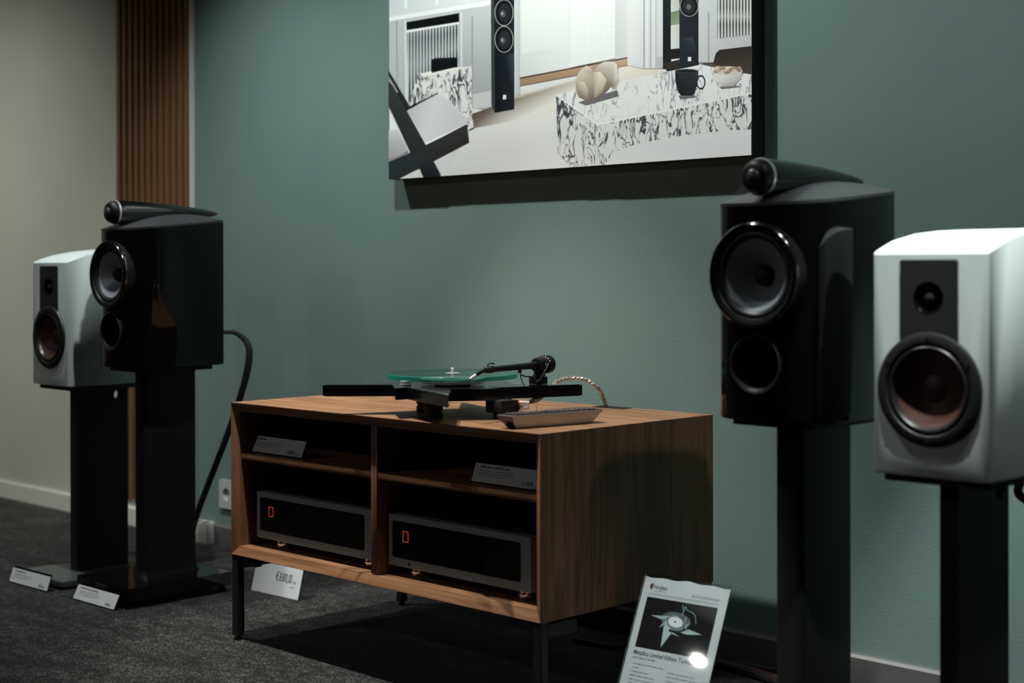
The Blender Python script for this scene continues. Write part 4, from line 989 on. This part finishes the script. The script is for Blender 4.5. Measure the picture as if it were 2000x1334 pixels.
# ------------------------------------------------------------------ white speakers
WX, WYF, WZ = (-0.928, 1.8640), -0.703, 0.5690
def white_speaker(xc, label):
    s = empty('white_speaker', (xc, WYF+0.17, WZ), label, 'speaker', 'white stand speakers')
    o = 0.17
    hwf, hwb, dep = 0.1010, 0.083, 0.335
    plan = [(hwf-0.006, 0.0), (hwf-0.0018, 0.0018), (hwf, 0.006), (hwf+0.0015, 0.06), (hwf+0.001, 0.13), (hwf-0.003, 0.20), (hwf-0.010, 0.27), (hwb+0.002, dep-0.006), (hwb, dep)]
    ol = plan+[(-x, y) for x, y in plan[::-1]]
    zt = lambda y: 0.3545+0.045*(1-math.exp(-max(y, 0)/0.105))
    n = len(ol); bm = bmesh.new(); rg = []
    rg.append([bm.verts.new((x*0.985, y*0.99-o+0.001, 0.0)) for x, y in ol]); rg.append([bm.verts.new((x, y-o, 0.004)) for x, y in ol])
    rg.append([bm.verts.new((x, y-o, zt(y)-0.003)) for x, y in ol]); 
    rg.append([bm.verts.new((x*0.985, (y-0.16)*0.985+0.16-o, zt(y))) for x, y in ol])
    for P_, Q_ in zip(rg, rg[1:]):
        for k in range(n): bm.faces.new((P_[k], P_[(k+1) % n], Q_[(k+1) % n], Q_[k]))
    bm.faces.new(rg[0][::-1])
    T_ = rg[-1]; m = len(plan)       # top as cross strips from side to side
    for k in range(m-1): bm.faces.new((T_[k], T_[k+1], T_[n-2-k], T_[n-1-k]))
    body = from_bm('body', bm, 'white', s, 28)
    f = -o
    cut_holes(body, [((0, 0, 0.1385), (0, 1, 0), 0.072, -0.3, -0.13), ((0, 0, 0.2815), (0, 1, 0), 0.0250, -0.3, -0.15)])
    # black plate with tweeter opening
    pz0, pz1 = 0.200, 0.3425
    tz = 0.2815
    holed('tweeter_plate', [rrect(-0.050, pz0, 0.050, pz1, 0.004), circle(0, tz, 0.0262, 32, True)], 0.006, 'matte', s, Matrix.Translation((0, f-0.0005, 0)) @ UP)
    wg = lathe('waveguide', [(0.0262, -0.001), (0.0255, -0.0034), (0.0235, -0.0026), (0.020, 0.003), (0.0165, 0.0075), (0.0140, 0.0090)], (0, f, tz), 'gloss', s, (0, 1, 0), 40)
    lathe('tweeter_dome', [(0.0140, 0.0088), (0.0130, 0.0045), (0.0100, 0.0005), (0.0055, -0.0018), (0, -0.0026)], (0, f, tz), 'dome', wg, (0, 1, 0), 32)
    # woofer
    wz = 0.1385
    rg_ = lathe('woofer_frame', [(0.0900, 0.004), (0.0905, -0.002), (0.0890, -0.0055), (0.0840, -0.0075), (0.0740, -0.0070), (0.0715, -0.0050), (0.0700, 0.0)], (0, f, wz), 'rubber', s, (0, 1, 0), 72)
    for k in range(6):
        a = math.pi/6+k*math.pi/3
        lathe('screw', [(0, 0.0016), (0.0022, 0.0014), (0.0026, 0.0)], (0.0815*math.cos(a), f-0.0072, wz+0.0815*math.sin(a)), 'satin', rg_, (0, -1, 0), 12)
    lathe('surround', [(0.0705, -0.001), (0.0690, -0.0050), (0.0665, -0.0070), (0.0635, -0.0065), (0.0610, -0.0030), (0.0595, 0.0020)], (0, f, wz), 'dome', rg_, (0, 1, 0), 64)
    cn = lathe('woofer_cone', [(0.0600, 0.0015), (0.048, 0.0075), (0.034, 0.0140), (0.022, 0.0190), (0.0205, 0.0185), (0.014, 0.0160), (0.007, 0.0145), (0, 0.0140)], (0, f, wz), 'fibre', rg_, (0, 1, 0), 64, recalc=False)
    cn['label'] = 'dark red-brown fibre cone'
    box('terminal_plate', (-0.045, dep-o-0.001, 0.03), (0.045, dep-o+0.003, 0.11), 'satin', s, 0.001)
    return s
w1 = white_speaker(WX[0], 'white stand speaker with black tweeter plate, standing in front of the cream wall')
w2 = copy_tree(w1); w2.location.x = WX[1]; w2['label'] = 'white stand speaker with black tweeter plate, standing in front of the green wall'

def white_stand(xc, label):
    s = empty('white_speaker_stand', (xc, WYF+0.17, 0), label, 'speaker stand', 'stands under the white speakers')
    ol = [(-0.085, 0.14), (-0.135, -0.10), (-0.135, -0.19), (-0.122, -0.203), (0.108, -0.203), (0.122, -0.196), (0.125, -0.17), (0.085, 0.14)]
    b_ = prism('base', ol, 0.008, 0.024, 'base_grey', s, 0.002); b_['label'] = 'grey metal base plate'
    bm = bmesh.new(); ol2 = [(x*0.96, -0.03+(y+0.03)*0.96) for x, y in ol]
    prism('base_pad', ol2, 0.0, 0.008, 'rubber', s)
    # post: flat board with a cable hole, seen from the side
    mt = Matrix(((0, 0, 1, -0.008), (1, 0, 0, 0), (0, 1, 0, 0), (0, 0, 0, 1)))
    holed('post', [[(-0.092, 0.024), (0.078, 0.024), (0.078, 0.556), (-0.092, 0.556)], circle(0.048, 0.530, 0.0155, 24, True)], 0.034, 'matte', s, mt)
    prism('top_plate', rrect(-0.092, -0.155, 0.092, 0.135, 0.008), 0.556, WZ, 'matte', s, 0.001)
    return s
q1 = white_stand(WX[0], 'black board stand with grey base carrying a white speaker by the cream wall')
q2 = copy_tree(q1); q2.location.x = WX[1]; q2['label'] = 'black board stand carrying the white speaker in front of the green wall'

# ------------------------------------------------------------------ cables, sockets
c1 = tube('speaker_cable', [(-0.590, -0.3635, 0.7185), (-0.590, -0.330, 0.7190), (-0.575, -0.305, 0.716), tuple(aty((484, 672), -0.30)), tuple(aty((486, 705), -0.30)), tuple(aty((478, 745), -0.30)), tuple(aty((463, 795), -0.30)), tuple(aty((440, 860), -0.30)), tuple(aty((405, 950), -0.30)), tuple(aty((383, 1010), -0.30)), (-0.82, -0.305, 0.07), (-0.80, -0.32, 0.012)],
          [0.006, 0.006, 0.007, 0.0095, 0.0105, 0.0100, 0.0095, 0.0095, 0.0095, 0.0095, 0.0095, 0.009], 'cable_black')
tag(c1, 'thick black sleeved cable hanging from back of the speaker by the slat panel', 'cable')
tag(tube('speaker_cable', [(1.534, -0.3635, 0.7185), (1.534, -0.325, 0.719), (1.53, -0.29, 0.70), tuple(aty((1600, 790), -0.28)), tuple(aty((1590, 900), -0.27)), tuple(aty((1585, 1050), -0.27)), tuple(aty((1590, 1200), -0.28)), (1.50, -0.30, 0.012)], 0.0095, 'cable_black'), 'black sleeved cable behind the black speaker beside the product sheet', 'cable')
tag(tube('speaker_cable', [(1.905, -0.362, 0.625), (1.905, -0.335, 0.620), tuple(aty((1990, 948), -0.31)), tuple(aty((2012, 985), -0.29)), tuple(aty((2045, 1040), -0.27)), (2.06, -0.25, 0.18), (2.02, -0.25, 0.012)], 0.008, 'cable_black'), 'black sleeved cable behind the white speaker in front of the green wall', 'cable')
# red-brown cables on the floor by the skirting
for k in range(3):
    dy = -0.008*k
    tag(tube('floor_cable', [(0.93, -0.10+dy, 0.010), (0.9785, -0.0826+dy, 0.0085), (1.041, -0.084+dy, 0.0085), (1.155, -0.0988+dy, 0.0085), (1.30, -0.128+dy, 0.0085), (1.42, -0.18+dy, 0.0085)], 0.0036, 'cable_red'), 'thin red-brown cable lying on the carpet along the grey baseboard', 'cable', 'red-brown floor cables')
tag(tube('floor_cable', [(0.90, -0.135, 0.009), (1.0, -0.112, 0.009), (1.14, -0.132, 0.009), (1.30, -0.18, 0.009), (1.40, -0.25, 0.009)], 0.0085, 'cable_black'), 'thick black cable lying on the carpet beside the red-brown cables', 'cable')
tag(tube('power_cable', [(0.80, -0.1600, 0.30), (0.80, -0.130, 0.28), (0.806, -0.125, 0.20), (0.80, -0.125, 0.10), (0.775, -0.13, 0.03), (0.74, -0.15, 0.008), (0.62, -0.17, 0.008)], 0.0055, 'cable_black'), 'black power cable hanging behind and below the walnut cabinet', 'cable')
# wall socket
ws = empty('wall_socket', (-1.0572, 0, 0.167), 'square white wall socket on green wall beside the cabinet', 'socket')
holed('cover_frame', [rrect(-0.0405, -0.046, 0.0405, 0.046, 0.005), circle(0, 0, 0.0205, 32, True)], 0.010, 'socket', ws, Matrix.Translation((0, -0.0055, 0)) @ UP)
lathe('socket_cup', [(0.0207, -0.0105), (0.0205, -0.006), (0.0195, -0.0015), (0, -0.001)], (0, 0, 0), 'socket', ws, (0, 1, 0), 36)
for sx in (-0.0095, 0.0095): lathe('pin_hole', [(0, 0.0004), (0.0026, 0.0004), (0.0026, 0.0)], (sx, -0.0014, 0), 'matte', ws, (0, -1, 0), 12)
# floor-level socket strip on the white skirting
pb = empty('socket_strip', (-1.180, -0.0355, 0), 'white multi-socket strip standing on the carpet against the baseboard', 'socket strip')
box('housing', (-0.070, -0.0150, 0.0), (0.070, 0.0150, 0.070), 'socket', pb, 0.003)
for k in range(3):
    lathe('socket_cup', [(0.0125, 0.0), (0.0125, 0.0012), (0.0105, 0.0014), (0.0100, 0.0004), (0, 0.0004)], (-0.044+k*0.044, 0, 0.070), 'matte', pb, (0, 0, 1), 20)
